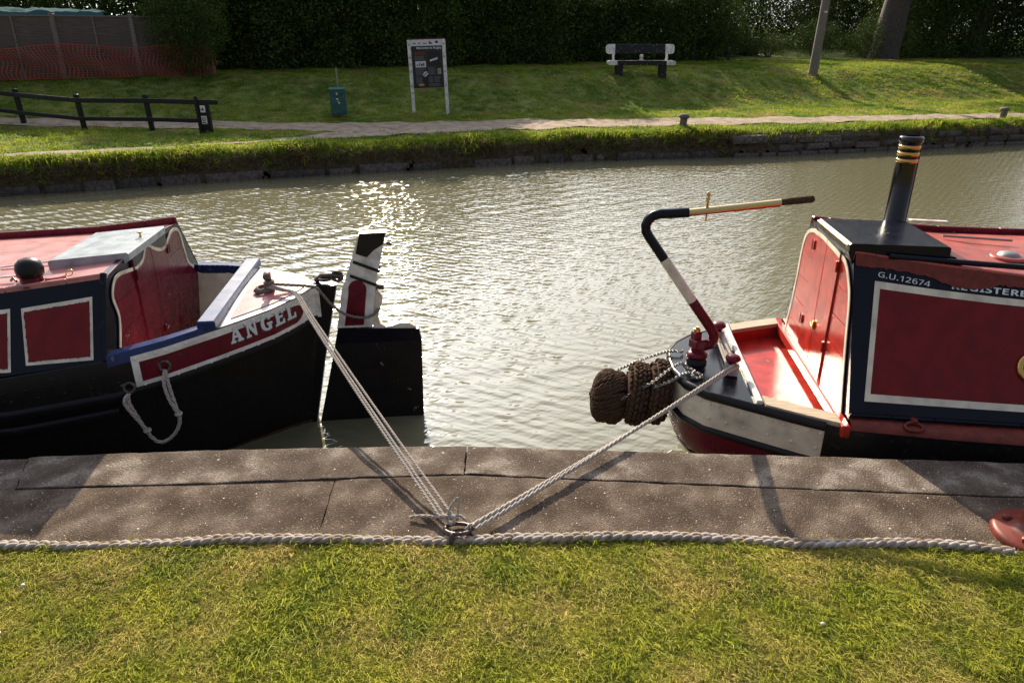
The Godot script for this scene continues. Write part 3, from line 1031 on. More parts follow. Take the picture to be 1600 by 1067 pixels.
func build_motor_boat() -> void:
	var n := thing("narrowboat", "red and navy narrowboat with black chimney and curved tiller, moored on the right", "narrowboat")
	n.transform = motor_at
	var near := [Vector2(-0.815, -0.03), Vector2(-0.805, 0.10), Vector2(-0.75, 0.265), Vector2(-0.65, 0.385), Vector2(-0.40, 0.52), Vector2(-0.2, 0.625), Vector2(0, 0.715), Vector2(0.4, 0.755), Vector2(0.8, 0.775), Vector2(1.2, 0.785), Vector2(6, 0.80)]
	var far := [Vector2(-0.815, -0.03), Vector2(-0.805, -0.17), Vector2(-0.75, -0.30), Vector2(-0.65, -0.43), Vector2(-0.40, -0.61), Vector2(-0.2, -0.71), Vector2(0, -0.80), Vector2(0.4, -0.90), Vector2(0.8, -0.98), Vector2(1.2, -1.04), Vector2(6, -1.1)]
	var xs := [6.0, 2.5, 1.6, 1.2, 0.8, 0.4, 0.2, 0.0, -0.1, -0.2, -0.3, -0.4, -0.5, -0.58, -0.65, -0.70, -0.75, -0.775, -0.795, -0.805, -0.81, -0.815]
	var mid := Vector3(0.5, -0.3, -0.08)
	var sheer := func(x: float) -> float: return 0.0 if x < 0.2 else 0.012
	var o := outline(near, far, xs, sheer)
	var aft := PackedVector3Array()      # the counter: only the painted stern
	for p in o:
		if p.x < -0.04:
			aft.append(p)
	var fore_near := PackedVector3Array()
	var fore_far := PackedVector3Array()
	for i in o.size():
		if o[i].x > -0.11:
			(fore_near if i < xs.size() else fore_far).append(o[i])
	var g := Geo.new()
	loft(g, [pushed(aft, 0.004, 0.012, mid), pushed(aft, 0.02, 0.006, mid), pushed(aft, 0.024, -0.018, mid), pushed(aft, 0.018, -0.036, mid), pushed(aft, 0.0, -0.042, mid)], mid)
	part("upper_rubbing_strake", g, M.black_paint, n)
	g = Geo.new()
	loft(g, [pushed(aft, 0.003, -0.03, mid), pushed(aft, 0.004, -0.12, mid), pushed(aft, 0.003, -0.215, mid)], mid)
	part("counter_band", g, M.cream, n)
	g = Geo.new()
	loft(g, [pushed(aft, 0.003, -0.205, mid), pushed(aft, 0.02, -0.212, mid), pushed(aft, 0.024, -0.226, mid), pushed(aft, 0.018, -0.242, mid), pushed(aft, 0.0, -0.248, mid)], mid)
	part("lower_rubbing_strake", g, M.black_paint, n)
	g = Geo.new()
	loft(g, [pushed(aft, -0.002, -0.24, mid), pushed(aft, -0.006, -0.33, mid), pushed(aft, -0.035, -0.42, mid), pushed(aft, -0.075, -0.47, mid)], mid)
	part("red_counter", g, M.red_dull, n)
	g = Geo.new()
	loft(g, [pushed(aft, -0.060, -0.462, mid), pushed(aft, -0.064, -0.482, mid), pushed(aft, -0.12, -0.53, mid), pushed(aft, -0.16, -0.60, mid), pushed(aft, -0.2, -0.72, mid)], mid)
	part("bottom_edge", g, M.steel, n)
	g = Geo.new()
	for f in [fore_near, fore_far]:
		loft(g, [pushed(f, 0.008, 0.0, mid), pushed(f, 0.011, -0.05, mid), pushed(f, 0.014, -0.12, mid), pushed(f, 0.008, -0.25, mid), pushed(f, 0.0, -0.8, mid)], mid)
		loft(g, [pushed(f, 0.010, -0.225, mid), pushed(f, 0.034, -0.235, mid), pushed(f, 0.034, -0.265, mid), pushed(f, 0.004, -0.275, mid)], mid)
	part("hull", g, M.black_hull, n)
	# rounded black end of the hull paint against the cream band
	# rivets on the counter
	g = Geo.new()
	for row in [[-0.062, 0.055], [-0.15, 0.11]]:
		for s in 2:
			var table: Array = near if s == 0 else far
			var x := -0.72
			while x < -0.1:
				var z := along(table, x)
				var dz := along(table, x + 0.02) - z
				var out := Vector3(-dz / 0.02, 0, 1) if s == 0 else Vector3(dz / 0.02, 0, -1)
				rivets(g, Vector3(x, row[0], z) + out.normalized() * 0.004, out, 0.0105)
				x += row[1] * (0.8 if x < -0.5 else 1.0)
	part("rivets", g, M.cream, n).set_meta("kind", "stuff")
	# aft deck
	g = Geo.new()
	var dp := PackedVector2Array()
	for p in outline(near, far, [-0.40, -0.45, -0.5, -0.55, -0.6, -0.65, -0.70, -0.75, -0.775, -0.795, -0.805, -0.81], sheer):
		dp.append(Vector2(p.x, p.z))
	g.plate(Transform3D(Basis(Vector3(1, 0, 0), Vector3(0, 0, 1), Vector3(0, 1, 0)), Vector3(0, 0.008, 0)), dp, 0.02)
	part("aft_deck", g, M.navy, n)
	g = Geo.new()
	g.beam(Vector3(-0.40, 0.018, along(near, -0.4) - 0.005), Vector3(-0.40, 0.018, along(far, -0.4) + 0.005), 0.034, 0.026, Vector3.UP, 0.005)
	part("deck_beam", g, M.white_paint, n)
	g = Geo.new()
	g.quad(Vector3(-0.38, -0.075, 0.52), Vector3(0.0, -0.075, 0.7), Vector3(0.0, -0.075, -0.78), Vector3(-0.38, -0.075, -0.60), Vector3.UP)
	g.quad(Vector3(-0.376, 0.0, 0.52), Vector3(-0.376, -0.075, 0.52), Vector3(-0.376, -0.075, -0.60), Vector3(-0.376, 0.0, -0.60), Vector3.RIGHT)
	for t in [[near, -1.0], [far, 1.0]]:
		var a := Vector3(-0.37, 0.0, along(t[0], -0.37) + t[1] * 0.10)
		var b := Vector3(0.0, 0.0, along(t[0], 0.0) + t[1] * 0.10)
		g.quad(a, b, b + Vector3(0, -0.08, 0), a + Vector3(0, -0.08, 0), Vector3(0, 0, t[1]))
	part("well_deck", g, M.red_bright, n)
	for t in [[near, -1.0], [far, 1.0]]:
		g = Geo.new()
		var pl := PackedVector2Array()
		var xx := [-0.372, -0.28, -0.18, -0.09, -0.03]
		for x in xx:
			pl.append(Vector2(x, along(t[0], x)))
		for k in range(xx.size() - 1, -1, -1):
			pl.append(Vector2(xx[k], along(t[0], xx[k]) + t[1] * 0.105))
		g.plate(Transform3D(Basis(Vector3(1, 0, 0), Vector3(0, 0, 1), Vector3(0, 1, 0)), Vector3(0, 0.022, 0)), pl, 0.026)
		part("timber_gunwale", g, M.timber_pale, n)
	g = Geo.new()
	g.beam(Vector3(-0.022, -0.01, 0.735), Vector3(-0.022, -0.01, -0.78), 0.045, 0.07, Vector3.UP, 0.008)
	part("threshold", g, M.red_bright, n)
	# cabin
	var b := {
		"base_y": [Vector2(0, 0.05), Vector2(6, 0.05)], "base_z": [Vector2(0, 0.67), Vector2(0.4, 0.68), Vector2(0.8, 0.69), Vector2(1.2, 0.70), Vector2(6, 0.72)],
		"top_y": [Vector2(0, 0.80), Vector2(0.2, 0.775), Vector2(0.4, 0.755), Vector2(0.8, 0.72), Vector2(1.2, 0.70), Vector2(6, 0.66)], "top_z": [Vector2(0, 0.335), Vector2(0.4, 0.375), Vector2(0.8, 0.41), Vector2(1.2, 0.43), Vector2(6, 0.46)],
	}
	var far_top := [Vector2(0, -0.45), Vector2(0.4, -0.54), Vector2(0.8, -0.62), Vector2(1.2, -0.69), Vector2(6, -0.85)]
	var far_base := [Vector2(0, -0.72), Vector2(0.4, -0.82), Vector2(0.8, -0.9), Vector2(1.2, -0.97), Vector2(6, -1.02)]
	g = side_patch(b, [Vector2(0, 0), Vector2(6, 0), Vector2(6, 1), Vector2(0, 1)], 0.0, 0.0, 60, 4)
	part("cabin_side", g, M.navy, n)
	g = Geo.new()
	var rows := []
	for x in [0.0, 0.2, 0.4, 0.6, 0.8, 1.2, 2.0, 6.0]:
		rows.append(PackedVector3Array([Vector3(x, along(b.top_y, x), along(far_top, x)), Vector3(x, 0.05, along(far_base, x))]))
	loft(g, rows, Vector3(1, 0, 0))
	g.quad(Vector3(6, 0.05, 0.72), Vector3(6, 0.66, 0.46), Vector3(6, 0.66, -0.85), Vector3(6, 0.05, -1.02), Vector3.RIGHT)
	part("cabin_far_side", g, M.navy, n)
	g = Geo.new()
	rows = []
	for x in [0.0, 0.1, 0.2, 0.3, 0.4, 0.6, 0.8, 1.0, 1.2, 2.0, 6.0]:
		var row := PackedVector3Array()
		for k in 9:
			var w := k / 8.0
			row.append(Vector3(x, along(b.top_y, x) - 0.028 + 0.05 * sin(PI * w), lerpf(along(b.top_z, x), along(far_top, x), w)))
		rows.append(row)
	loft(g, rows, Vector3(1, -1, 0))
	part("roof", g, M.red_roof, n)
	for s in 2:
		g = Geo.new()
		var xl := [0.0, 0.1, 0.2, 0.4, 0.6, 0.8, 1.2, 2.0, 6.0]
		for i in xl.size() - 1:
			var z0: float = along(b.top_z if s == 0 else far_top, xl[i])
			var z1: float = along(b.top_z if s == 0 else far_top, xl[i + 1])
			var dz := -0.013 if s == 0 else 0.013
			g.beam(Vector3(xl[i] - 0.002, along(b.top_y, xl[i]) - 0.012, z0 + dz), Vector3(xl[i + 1] + 0.002, along(b.top_y, xl[i + 1]) - 0.012, z1 + dz), 0.03, 0.05, Vector3.UP, 0.005)
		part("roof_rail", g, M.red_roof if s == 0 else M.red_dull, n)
	# red strip overpainted along the top of the side, ragged below
	g = Geo.new()
	rows = []
	var rr := RandomNumberGenerator.new()
	rr.seed = 4
	var lowv := [Vector2(0, 0.925), Vector2(0.2, 0.935), Vector2(0.36, 0.925), Vector2(0.42, 0.895), Vector2(0.47, 0.876), Vector2(0.56, 0.882), Vector2(0.62, 0.895), Vector2(0.68, 0.93), Vector2(0.85, 0.925), Vector2(6, 0.93)]
	var x := 0.004
	while x < 6.0:
		var row := PackedVector3Array()
		var l := along(lowv, x) + rr.randf_range(-0.006, 0.006)
		for k in 4:
			row.append(side_point(b, x, lerpf(l, 1.0, k / 3.0), 0.008))
		rows.append(row)
		x += 0.012 if x < 1.2 else 0.4
	loft(g, rows, Vector3(1, 0.4, -1))
	part("top_strip", g, M.rust_red, n)
	var outer := [Vector2(0.07, 0.097), Vector2(3.4, 0.105), Vector2(3.4, 0.845), Vector2(0.10, 0.85)]
	var inner := [Vector2(0.098, 0.145), Vector2(3.37, 0.153), Vector2(3.37, 0.80), Vector2(0.125, 0.805)]
	part("panel_border", strip_frame(b, outer, inner, 0.004), M.cream, n)
	part("side_panel", side_patch(b, inner, 0.003, 0.0, 40, 4), M.red_panel, n)
	# letters on the side
	for w in [["G.U.12674", 0.108, 0.867, 0.352, 0.850, 0.0265, false, 0.003], ["REGISTERED", 0.452, 0.853, 0.84, 0.858, 0.0295, true, 0.003]]:
		var a := side_point(b, w[1], w[2], w[7])
		var e := side_point(b, w[3], w[4], w[7])
		var up := (side_point(b, w[1], 1.0, 0) - side_point(b, w[1], 0.0, 0)).normalized()
		var xd := (e - a).normalized()
		var zd := xd.cross(up).normalized()
		var lt := lettering("lettering", w[0], w[5], M.letter_white, n, Transform3D(Basis(xd, zd.cross(xd), zd), a), w[6])
		var wide: float = lt.mesh.get_aabb().size.x
		lt.scale.x = a.distance_to(e) / wide
	# porthole
	var pc := side_point(b, 0.845, 0.40, 0.004)
	var pn := (side_point(b, 0.845, 0.40, 0.1) - side_point(b, 0.845, 0.40, 0.0)).normalized()
	var pb := Basis(Vector3.RIGHT, pn, Vector3.RIGHT.cross(pn))
	g = Geo.new()
	g.lathe(Transform3D(pb, pc), [Vector2(0.078, 0.0), Vector2(0.078, 0.008), Vector2(0.072, 0.014), Vector2(0.055, 0.016), Vector2(0.05, 0.008), Vector2(0.05, 0.002)], 28)
	for k in 8:
		rivets(g, pc + pb * Vector3(cos(TAU * k / 8) * 0.065, 0.014, sin(TAU * k / 8) * 0.065), pn, 0.005)
	var ph := part("porthole", g, M.brass, n)
	g = Geo.new()
	g.lathe(Transform3D(pb, pc + pn * 0.003), [Vector2(0.052, 0.0), Vector2(0.03, 0.002), Vector2(0, 0.0025)], 24)
	part("pane", g, M.black_gloss, ph)
	# gunwale strip and mooring eye
	g = Geo.new()
	rows = []
	for xx2 in [0.0, 0.1, 0.2, 0.4, 0.6, 0.8, 1.2, 2.0, 6.0]:
		rows.append(PackedVector3Array([Vector3(xx2, 0.045, along(b.base_z, xx2) - 0.004), Vector3(xx2, 0.03, along(near, xx2) + 0.004), Vector3(xx2, 0.0, along(near, xx2) + 0.014)]))
	loft(g, rows, Vector3(1, -1, -1))
	part("gunwale", g, M.rust_red, n)
	g = Geo.new()
	for i in 6:
		var x0: float = [0.0, 0.2, 0.4, 0.8, 1.2, 2.0, 6.0][i]
		var x1: float = [0.0, 0.2, 0.4, 0.8, 1.2, 2.0, 6.0][i + 1]
		g.beam(Vector3(x0, 0.058, along(b.base_z, x0) + 0.006), Vector3(x1, 0.058, along(b.base_z, x1) + 0.006), 0.02, 0.022, Vector3.UP, 0.006)
	part("foot_moulding", g, M.navy, n)
	g = Geo.new()
	g.torus(Transform3D(Basis(Vector3.RIGHT, 0.35), Vector3(0.29, 0.042, 0.735)), 0.028, 0.008, 18, 8, 1.5)
	g.bx(Vector3(0.30, 0.055, 0.70), Vector3(0.03, 0.03, 0.04), 0.006)
	part("mooring_eye", g, M.rust_red, n)
	# end wall with doors
	var whole := PackedVector2Array([Vector2(0.69, -0.06), Vector2(0.67, 0.05), Vector2(0.335, 0.785), Vector2(0.15, 0.81), Vector2(-0.06, 0.82), Vector2(-0.28, 0.81), Vector2(-0.45, 0.785), Vector2(-0.72, 0.05), Vector2(-0.73, -0.06)])
	var line := PackedVector2Array([Vector2(-0.615, -0.03), Vector2(-0.595, 0.08), Vector2(-0.559, 0.227), Vector2(-0.532, 0.42), Vector2(-0.519, 0.582), Vector2(-0.475, 0.69), Vector2(-0.36, 0.745), Vector2(-0.158, 0.762), Vector2(-0.03, 0.756), Vector2(0.15, 0.745), Vector2(0.27, 0.722), Vector2(0.345, 0.66), Vector2(0.405, 0.573), Vector2(0.461, 0.382), Vector2(0.53, 0.163), Vector2(0.575, 0.036), Vector2(0.595, -0.03)])
	end_wall(n, whole, line, 0.024, -1.0, [-0.275, -0.045, 0.185, 0.80], M.red_bright, 0.155, -0.03, PackedVector2Array())
	# sliding hatch
	g = Geo.new()
	var hp := PackedVector2Array([Vector2(-0.03, 0.80), Vector2(-0.03, 0.842), Vector2(-0.022, 0.85), Vector2(0.445, 0.846), Vector2(0.455, 0.838), Vector2(0.457, 0.80), Vector2(0.485, 0.795), Vector2(0.53, 0.745), Vector2(0.0, 0.74)])
	g.plate(Transform3D(Basis(), Vector3(0, 0, 0.335)), hp, 0.55)
	var hatch := part("sliding_hatch", g, M.navy, n)
	g = Geo.new()
	g.beam(Vector3(-0.036, 0.836, 0.33), Vector3(-0.036, 0.836, -0.21), 0.008, 0.012, Vector3.UP, 0.002)
	part("brass_strip", g, M.brass, hatch)
	g = Geo.new()
	g.tube(PackedVector3Array([Vector3(0.16, 0.795, 0.350), Vector3(0.5, 0.775, 0.352), Vector3(0.9, 0.755, 0.36), Vector3(1.4, 0.74, 0.365), Vector3(5.5, 0.70, 0.375)]), 0.0145, 10)
	part("hatch_runner", g, M.navy, n)
	# chimney
	var cn := Node3D.new()
	cn.name = "chimney"
	n.add_child(cn)
	cn.position = Vector3(0.415, 0.72, -0.30)
	g = Geo.new()
	g.lathe(Transform3D(), [Vector2(0.075, 0.0), Vector2(0.072, 0.08), Vector2(0.056, 0.09), Vector2(0.0555, 0.545), Vector2(0.062, 0.555), Vector2(0.063, 0.575), Vector2(0.056, 0.583), Vector2(0.048, 0.584), Vector2(0.047, 0.52), Vector2(0, 0.519)], 28)
	g.tube(PackedVector3Array([Vector3(0.05, 0.1, 0.026), Vector3(0.05, 0.54, 0.026)]), 0.004, 6)
	part("stack", g, M.black_gloss, cn)
	for y in [0.452, 0.489, 0.526]:
		g = Geo.new()
		g.lathe(Transform3D(), [Vector2(0.0555, y - 0.010), Vector2(0.0578, y - 0.008), Vector2(0.0578, y + 0.008), Vector2(0.0555, y + 0.010)], 28)
		part("brass_band", g, M.brass, cn)
	# roof fittings
	g = Geo.new()
	g.lathe(Transform3D(Basis(), Vector3(0.876, 0.728, 0.072)), [Vector2(0.088, 0.0), Vector2(0.086, 0.010), Vector2(0.075, 0.014), Vector2(0.055, 0.016)], 26)
	var vb := part("roof_vent", g, M.red_roof, n)
	g = Geo.new()
	g.lathe(Transform3D(Basis(), Vector3(0.876, 0.742, 0.072)), [Vector2(0.054, 0.0), Vector2(0.046, 0.012), Vector2(0.028, 0.02), Vector2(0, 0.023)], 24)
	part("dome", g, M.steel_bright, vb)
	g = Geo.new()
	g.tube(PackedVector3Array([Vector3(0.66, 0.767, -0.22), Vector3(1.02, 0.757, -0.19)]), 0.007, 6)
	part("boat_hook", g, M.steel, n)
	g = Geo.new()
	g.beam(Vector3(0.62, 0.77, -0.585), Vector3(0.86, 0.755, -0.625), 0.035, 0.012)
	part("hand_grip", g, M.white_paint, n)
	# rudder post, tiller
	var head := Node3D.new()
	head.name = "rudder_head"
	n.add_child(head)
	head.position = Vector3(-0.668, 0.008, 0)
	g = Geo.new()
	g.lathe(Transform3D(), [Vector2(0.062, 0), Vector2(0.062, 0.012), Vector2(0.05, 0.03), Vector2(0.05, 0.035)], 20)
	part("bearing", g, M.black_paint, head)
	g = Geo.new()
	g.lathe(Transform3D(), [Vector2(0.048, 0.032), Vector2(0.062, 0.042), Vector2(0.062, 0.058), Vector2(0.05, 0.07), Vector2(0.04, 0.075), Vector2(0.04, 0.1)], 20)
	g.box(Transform3D(Basis(Vector3.UP, 0.5), Vector3(0, 0.125, 0)), Vector3(0.085, 0.062, 0.085), 0.01)
	g.box(Transform3D(Basis(Vector3.UP, 0.5), Vector3(-0.015, 0.175, 0)), Vector3(0.05, 0.05, 0.05), 0.006)
	part("collar", g, M.red_dull, head)
	g = Geo.new()
	g.lathe(Transform3D(Basis(), Vector3(-0.015, 0.2, 0)), [Vector2(0.02, 0), Vector2(0.02, 0.018), Vector2(0.012, 0.022), Vector2(0.012, 0.03), Vector2(0, 0.03)], 12)
	part("brass_nut", g, M.brass, head)
	var til := Node3D.new()
	til.name = "tiller"
	n.add_child(til)
	var pth := PackedVector3Array()
	var ctrl := [Vector2(-0.655, 0.125), Vector2(-0.625, 0.118), Vector2(-0.598, 0.128), Vector2(-0.583, 0.155), Vector2(-0.585, 0.195), Vector2(-0.606, 0.232), Vector2(-0.728, 0.397), Vector2(-0.909, 0.642), Vector2(-1.00, 0.765), Vector2(-1.022, 0.80), Vector2(-1.026, 0.835), Vector2(-1.013, 0.868), Vector2(-0.985, 0.892), Vector2(-0.945, 0.903), Vector2(-0.90, 0.905), Vector2(-0.795, 0.914)]
	for c in ctrl:
		pth.append(Vector3(c.x, c.y, 0))
	for sgm in [[0, 6, M.red_dull, "red_shank", 0.030], [6, 7, M.cream, "cream_shank", 0.0295], [7, 15, M.navy, "swan_neck", 0.028]]:
		g = Geo.new()
		g.tube(pth.slice(sgm[0], sgm[1] + 1), sgm[4], 14)
		part(sgm[3], g, sgm[2], til)
	g = Geo.new()
	g.tube(PackedVector3Array([Vector3(-0.80, 0.9135, 0), Vector3(-0.31, 0.981, 0)]), 0.0185, 14)
	part("tiller_bar", g, M.brass_pale, til)
	g = Geo.new()
	g.tube(PackedVector3Array([Vector3(-0.795, 0.9, 0.004), Vector3(-0.315, 0.966, 0.004)]), 0.0085, 8)
	part("red_stripe", g, M.red_bright, til)
	g = Geo.new()
	g.tube(PackedVector3Array([Vector3(-0.318, 0.980, 0), Vector3(-0.26, 0.988, 0), Vector3(-0.15, 1.003, 0), Vector3(-0.14, 1.0045, 0)]), [0.0165, 0.0195, 0.0195, 0.013], 14)
	part("wooden_handle", g, M.coir, til)
	g = Geo.new()
	g.lathe(Transform3D(Basis(), Vector3(-0.70, 0.865, 0)), [Vector2(0.004, 0), Vector2(0.005, 0.07), Vector2(0.008, 0.075), Vector2(0.008, 0.10), Vector2(0.013, 0.105), Vector2(0.007, 0.115), Vector2(0.013, 0.13), Vector2(0.006, 0.14), Vector2(0.012, 0.152), Vector2(0.006, 0.164), Vector2(0, 0.168)], 12)
	part("tiller_pin", g, M.brass, til)
	# mooring dollies
	for z in [0.155, -0.36]:
		g = Geo.new()
		g.lathe(Transform3D(Basis(), Vector3(-0.49, 0.006, z)), [Vector2(0.03, 0), Vector2(0.026, 0.02), Vector2(0.022, 0.07), Vector2(0.024, 0.085), Vector2(0.042, 0.098), Vector2(0.045, 0.108), Vector2(0.036, 0.122), Vector2(0.015, 0.13), Vector2(0, 0.131)], 18)
		part("mooring_dolly", g, M.red_dull, n)

# ---------------------------------------------------------------- the butty on the left
func build_butty() -> void:
	var n := thing("narrowboat", "dark blue and maroon narrowboat named ANGEL with tall white rudder, moored on the left", "narrowboat")
	n.transform = butty_at
	var near := [Vector2(-6, 0.94), Vector2(-1.2, 0.92), Vector2(-0.5, 0.905), Vector2(0, 0.865), Vector2(0.25, 0.745), Vector2(0.49, 0.58), Vector2(0.62, 0.475), Vector2(0.75, 0.36), Vector2(0.86, 0.22), Vector2(0.95, 0.055), Vector2(0.965, 0.04)]
	var far := []
	for p in near:
		far.append(Vector2(p.x, -p.y))
	var gy := [Vector2(-6, 0.14), Vector2(-1.2, 0.155), Vector2(-0.5, 0.195), Vector2(0, 0.25), Vector2(0.25, 0.275), Vector2(0.49, 0.30), Vector2(0.75, 0.325), Vector2(0.95, 0.35), Vector2(1.2, 0.36)]
	var wl := [Vector2(-6, 0.90), Vector2(-1.0, 0.84), Vector2(-0.5, 0.76), Vector2(0, 0.57), Vector2(0.25, 0.41), Vector2(0.42, 0.29), Vector2(0.62, 0.15), Vector2(0.75, 0.07), Vector2(0.85, 0.03), Vector2(2, 0.03)]
	var xs := []
	var x := 0.962
	while x > -0.6:
		xs.append(x)
		x -= 0.03
	xs.append_array([-0.8, -1.2, -2.0, -6.0, 0.95, 0.86, 0.75, 0.62, 0.49, 0.25, 0.0, -0.5])
	xs.sort()
	xs.reverse()
	# sections: gunwale, band, strake, hull down to below the water
	for s in [1.0, -1.0]:
		var mid := Vector3(-0.5, 0, 0)
		var g := Geo.new()
		var rows := []
		for xx in xs:
			var k := smoothstep(-0.02, 0.06, xx)
			var z := along(near, xx)
			var y := along(gy, xx)
			var row := PackedVector3Array()
			# down from the strake to the waterline; the stern post rakes forward below
			for w in [0.0, 0.12, 0.3, 0.5, 0.7, 0.85, 1.0, 1.15]:
				var xw: float = xx - 0.11 * w * smoothstep(0.3, 0.95, xx)
				var zz := lerpf(z, along(wl, xw), pow(w, 0.85) * 0.25 + w * 0.75)
				row.append(Vector3(xw, lerpf(y - 0.19, -0.65, w), zz * s))
			rows.append(row)
		loft(g, rows, mid)
		part("hull", g, M.black_hull, n)
		g = Geo.new()
		var scum := []
		for row in rows:
			var a: Vector3 = row[5].lerp(row[6], 0.55)
			var b: Vector3 = row[6]
			var out := Vector3(0.004, 0, 0.006 * s)
			scum.append(PackedVector3Array([a + out, b + out]))
		loft(g, scum, mid)
		part("waterline_scum", g, M.scum, n)
		g = Geo.new()
		rows = []
		for xx in xs:
			var z := along(near, xx)
			var y := along(gy, xx)
			rows.append(PackedVector3Array([Vector3(xx, y + 0.002, (z - 0.02) * s), Vector3(xx, y, z * s), Vector3(xx, y - 0.1, (z + 0.004) * s), Vector3(xx, y - 0.205, (z + 0.002) * s)]))
		loft(g, rows, Vector3(-0.5, -0.5, 0))
		part("upper_strake", g, M.black_hull, n)
		# rubbing strakes
		g = Geo.new()
		for q in [[0.205, 0.030, 0.016], [0.30, 0.024, 0.011]]:
			rows = []
			for xx in xs:
				if q[0] > 0.25 and xx > 0.0:
					continue
				var z: float = along(near, xx) - (0.0 if q[0] < 0.25 else 0.03 * smoothstep(-0.6, 0.6, xx))
				var y: float = along(gy, xx) - q[0]
				var r := []
				rows.append(PackedVector3Array([Vector3(xx, y + q[1], (z - 0.005) * s), Vector3(xx, y + q[1] * 0.6, (z + q[2]) * s), Vector3(xx, y - q[1] * 0.6, (z + q[2]) * s), Vector3(xx, y - q[1], (z - 0.012) * s)]))
			loft(g, rows, mid)
		part("rubbing_strake", g, M.black_hull, n)
		# painted band round the stern
		for q in [[0.004, 0.045, 0.10, 0.985, M.white_paint, "upper_white_band", 0.0], [0.045, 0.158, 0.135, 0.895, M.red_dull, "name_band", 0.001], [0.158, 0.200, 0.10, 0.985, M.white_paint, "lower_white_band", 0.0], [0.045, 0.158, 0.90, 0.985, M.white_paint, "stern_white", 0.0], [0.045, 0.158, 0.10, 0.132, M.white_paint, "front_white", 0.0]]:
			g = Geo.new()
			rows = []
			var nx := 40
			for i in nx + 1:
				var w := sin(PI * 0.5 * i / nx) if q[5] == "name_band" else float(i) / nx
				var xx: float = lerpf(q[2], q[3], w)
				var y := along(gy, xx)
				var z: float = along(near, minf(xx, 0.955)) + 0.006 + q[6]
				var a: float = q[0]
				var b: float = q[1]
				if q[5] == "name_band":      # rounded at the stern
					var e := clampf((xx - 0.85) / 0.045, 0.0, 1.0)
					var cc := (a + b) * 0.5
					var hh := (b - a) * 0.5 * sqrt(maxf(0.0, 1.0 - e * e))
					a = cc - hh
					b = cc + hh
				elif q[5] == "stern_white" or q[5] == "front_white":
					pass
				rows.append(PackedVector3Array([Vector3(xx, y - a, z * s), Vector3(xx, y - lerpf(a, b, 0.5), (z + 0.001) * s), Vector3(xx, y - b, z * s)]))
			loft(g, rows, mid)
			part(q[5], g, q[4], n)
		# white behind the rounded end of the name band
		g = Geo.new()
		rows = []
		for i in 9:
			var xx := lerpf(0.84, 0.905, i / 8.0)
			var y := along(gy, xx)
			var z := along(near, xx) + 0.0055
			rows.append(PackedVector3Array([Vector3(xx, y - 0.04, z * s), Vector3(xx, y - 0.165, z * s)]))
		loft(g, rows, mid)
		part("stern_white", g, M.white_paint, n)
	# rivets
	var g := Geo.new()
	for q in [[0.022, 0.045, 0.12, 0.88], [0.18, 0.075, 0.14, 0.9]]:
		x = q[2]
		while x < q[3]:
			var dz := (along(near, x + 0.02) - along(near, x - 0.02)) / 0.04
			rivets(g, Vector3(x, along(gy, x) - q[0], along(near, x) + 0.007), Vector3(-dz, 0, 1), 0.008)
			x += q[1]
	for c in [[0.915, 0.05], [0.93, 0.09], [0.93, 0.13], [0.9, 0.03], [0.945, 0.16]]:
		var dz := (along(near, c[0] + 0.02) - along(near, c[0] - 0.02)) / 0.04
		rivets(g, Vector3(c[0], along(gy, c[0]) - c[1], along(near, c[0]) + 0.008), Vector3(-dz, 0, 1), 0.011)
	part("rivets", g, M.white_paint, n).set_meta("kind", "stuff")
	g = Geo.new()
	for q in [[0.08, 0.11], [0.13, 0.13]]:
		x = -1.4
		while x < 0.05:
			rivets(g, Vector3(x, along(gy, x) - q[0], along(near, x) + 0.005), Vector3(0, 0, 1), 0.009)
			x += q[1]
	part("hull_rivets", g, M.black_hull, n).set_meta("kind", "stuff")
	# the name, letter by letter along the curve, each with its painted block shade
	var word := "ANGEL"
	var lx := [0.545, 0.618, 0.690, 0.760, 0.8175]
	var lw := [0.068, 0.066, 0.064, 0.052, 0.050]
	for i in 5:
		for sh in 2:
			var x0: float = lx[i]
			var x1: float = lx[i] + lw[i] * 0.82
			var a := Vector3(x0, along(gy, x0) - 0.146, along(near, x0) + (0.0085 if sh == 0 else 0.0105))
			var e := Vector3(x1, along(gy, x1) - 0.146, along(near, x1) + (0.0085 if sh == 0 else 0.0105))
			var xd := (e - a).normalized()
			var zd := xd.cross(Vector3.UP).normalized()
			if sh == 0:
				a += -xd * 0.004 - Vector3.UP * 0.005
			var lt := lettering("letter" if sh == 1 else "letter_shade", word[i], 0.088, M.letter_white if sh == 1 else M.teal, n, Transform3D(Basis(xd, Vector3.UP, zd), a), true, true, 0.0015)
			lt.scale.x = a.distance_to(e) * 1.06 / lt.mesh.get_aabb().size.x
	# stern deck
	g = Geo.new()
	var rows := []
	for i in 21:
		var xx := lerpf(0.47, 0.955, i / 20.0)
		var row := PackedVector3Array()
		for k in 11:
			var w := k / 10.0
			var z := along(near, xx) - 0.004
			row.append(Vector3(xx, along(gy, xx) + 0.02 * sin(PI * w) + 0.001, lerpf(z, -z, w)))
		rows.append(row)
	loft(g, rows, Vector3(0.6, -1, 0))
	part("stern_deck", g, M.white_paint, n)
	g = Geo.new()
	rows = []
	for i in 15:
		var xx := lerpf(0.535, 0.90, i / 14.0)
		var row := PackedVector3Array()
		for k in 11:
			var w := lerpf(0.0, 1.0, k / 10.0)
			var z := (along(near, xx) - 0.004)
			var zi := maxf(0.012, z - 0.075)
			var zz := lerpf(zi, -zi, w)
			row.append(Vector3(xx, along(gy, xx) + 0.02 * sin(PI * (1.0 - (zz / z + 1.0) * 0.5)) + 0.006, zz))
		rows.append(row)
	loft(g, rows, Vector3(0.6, -1, 0))
	part("deck_panel", g, M.pink_deck, n)
	# stern post
	g = Geo.new()
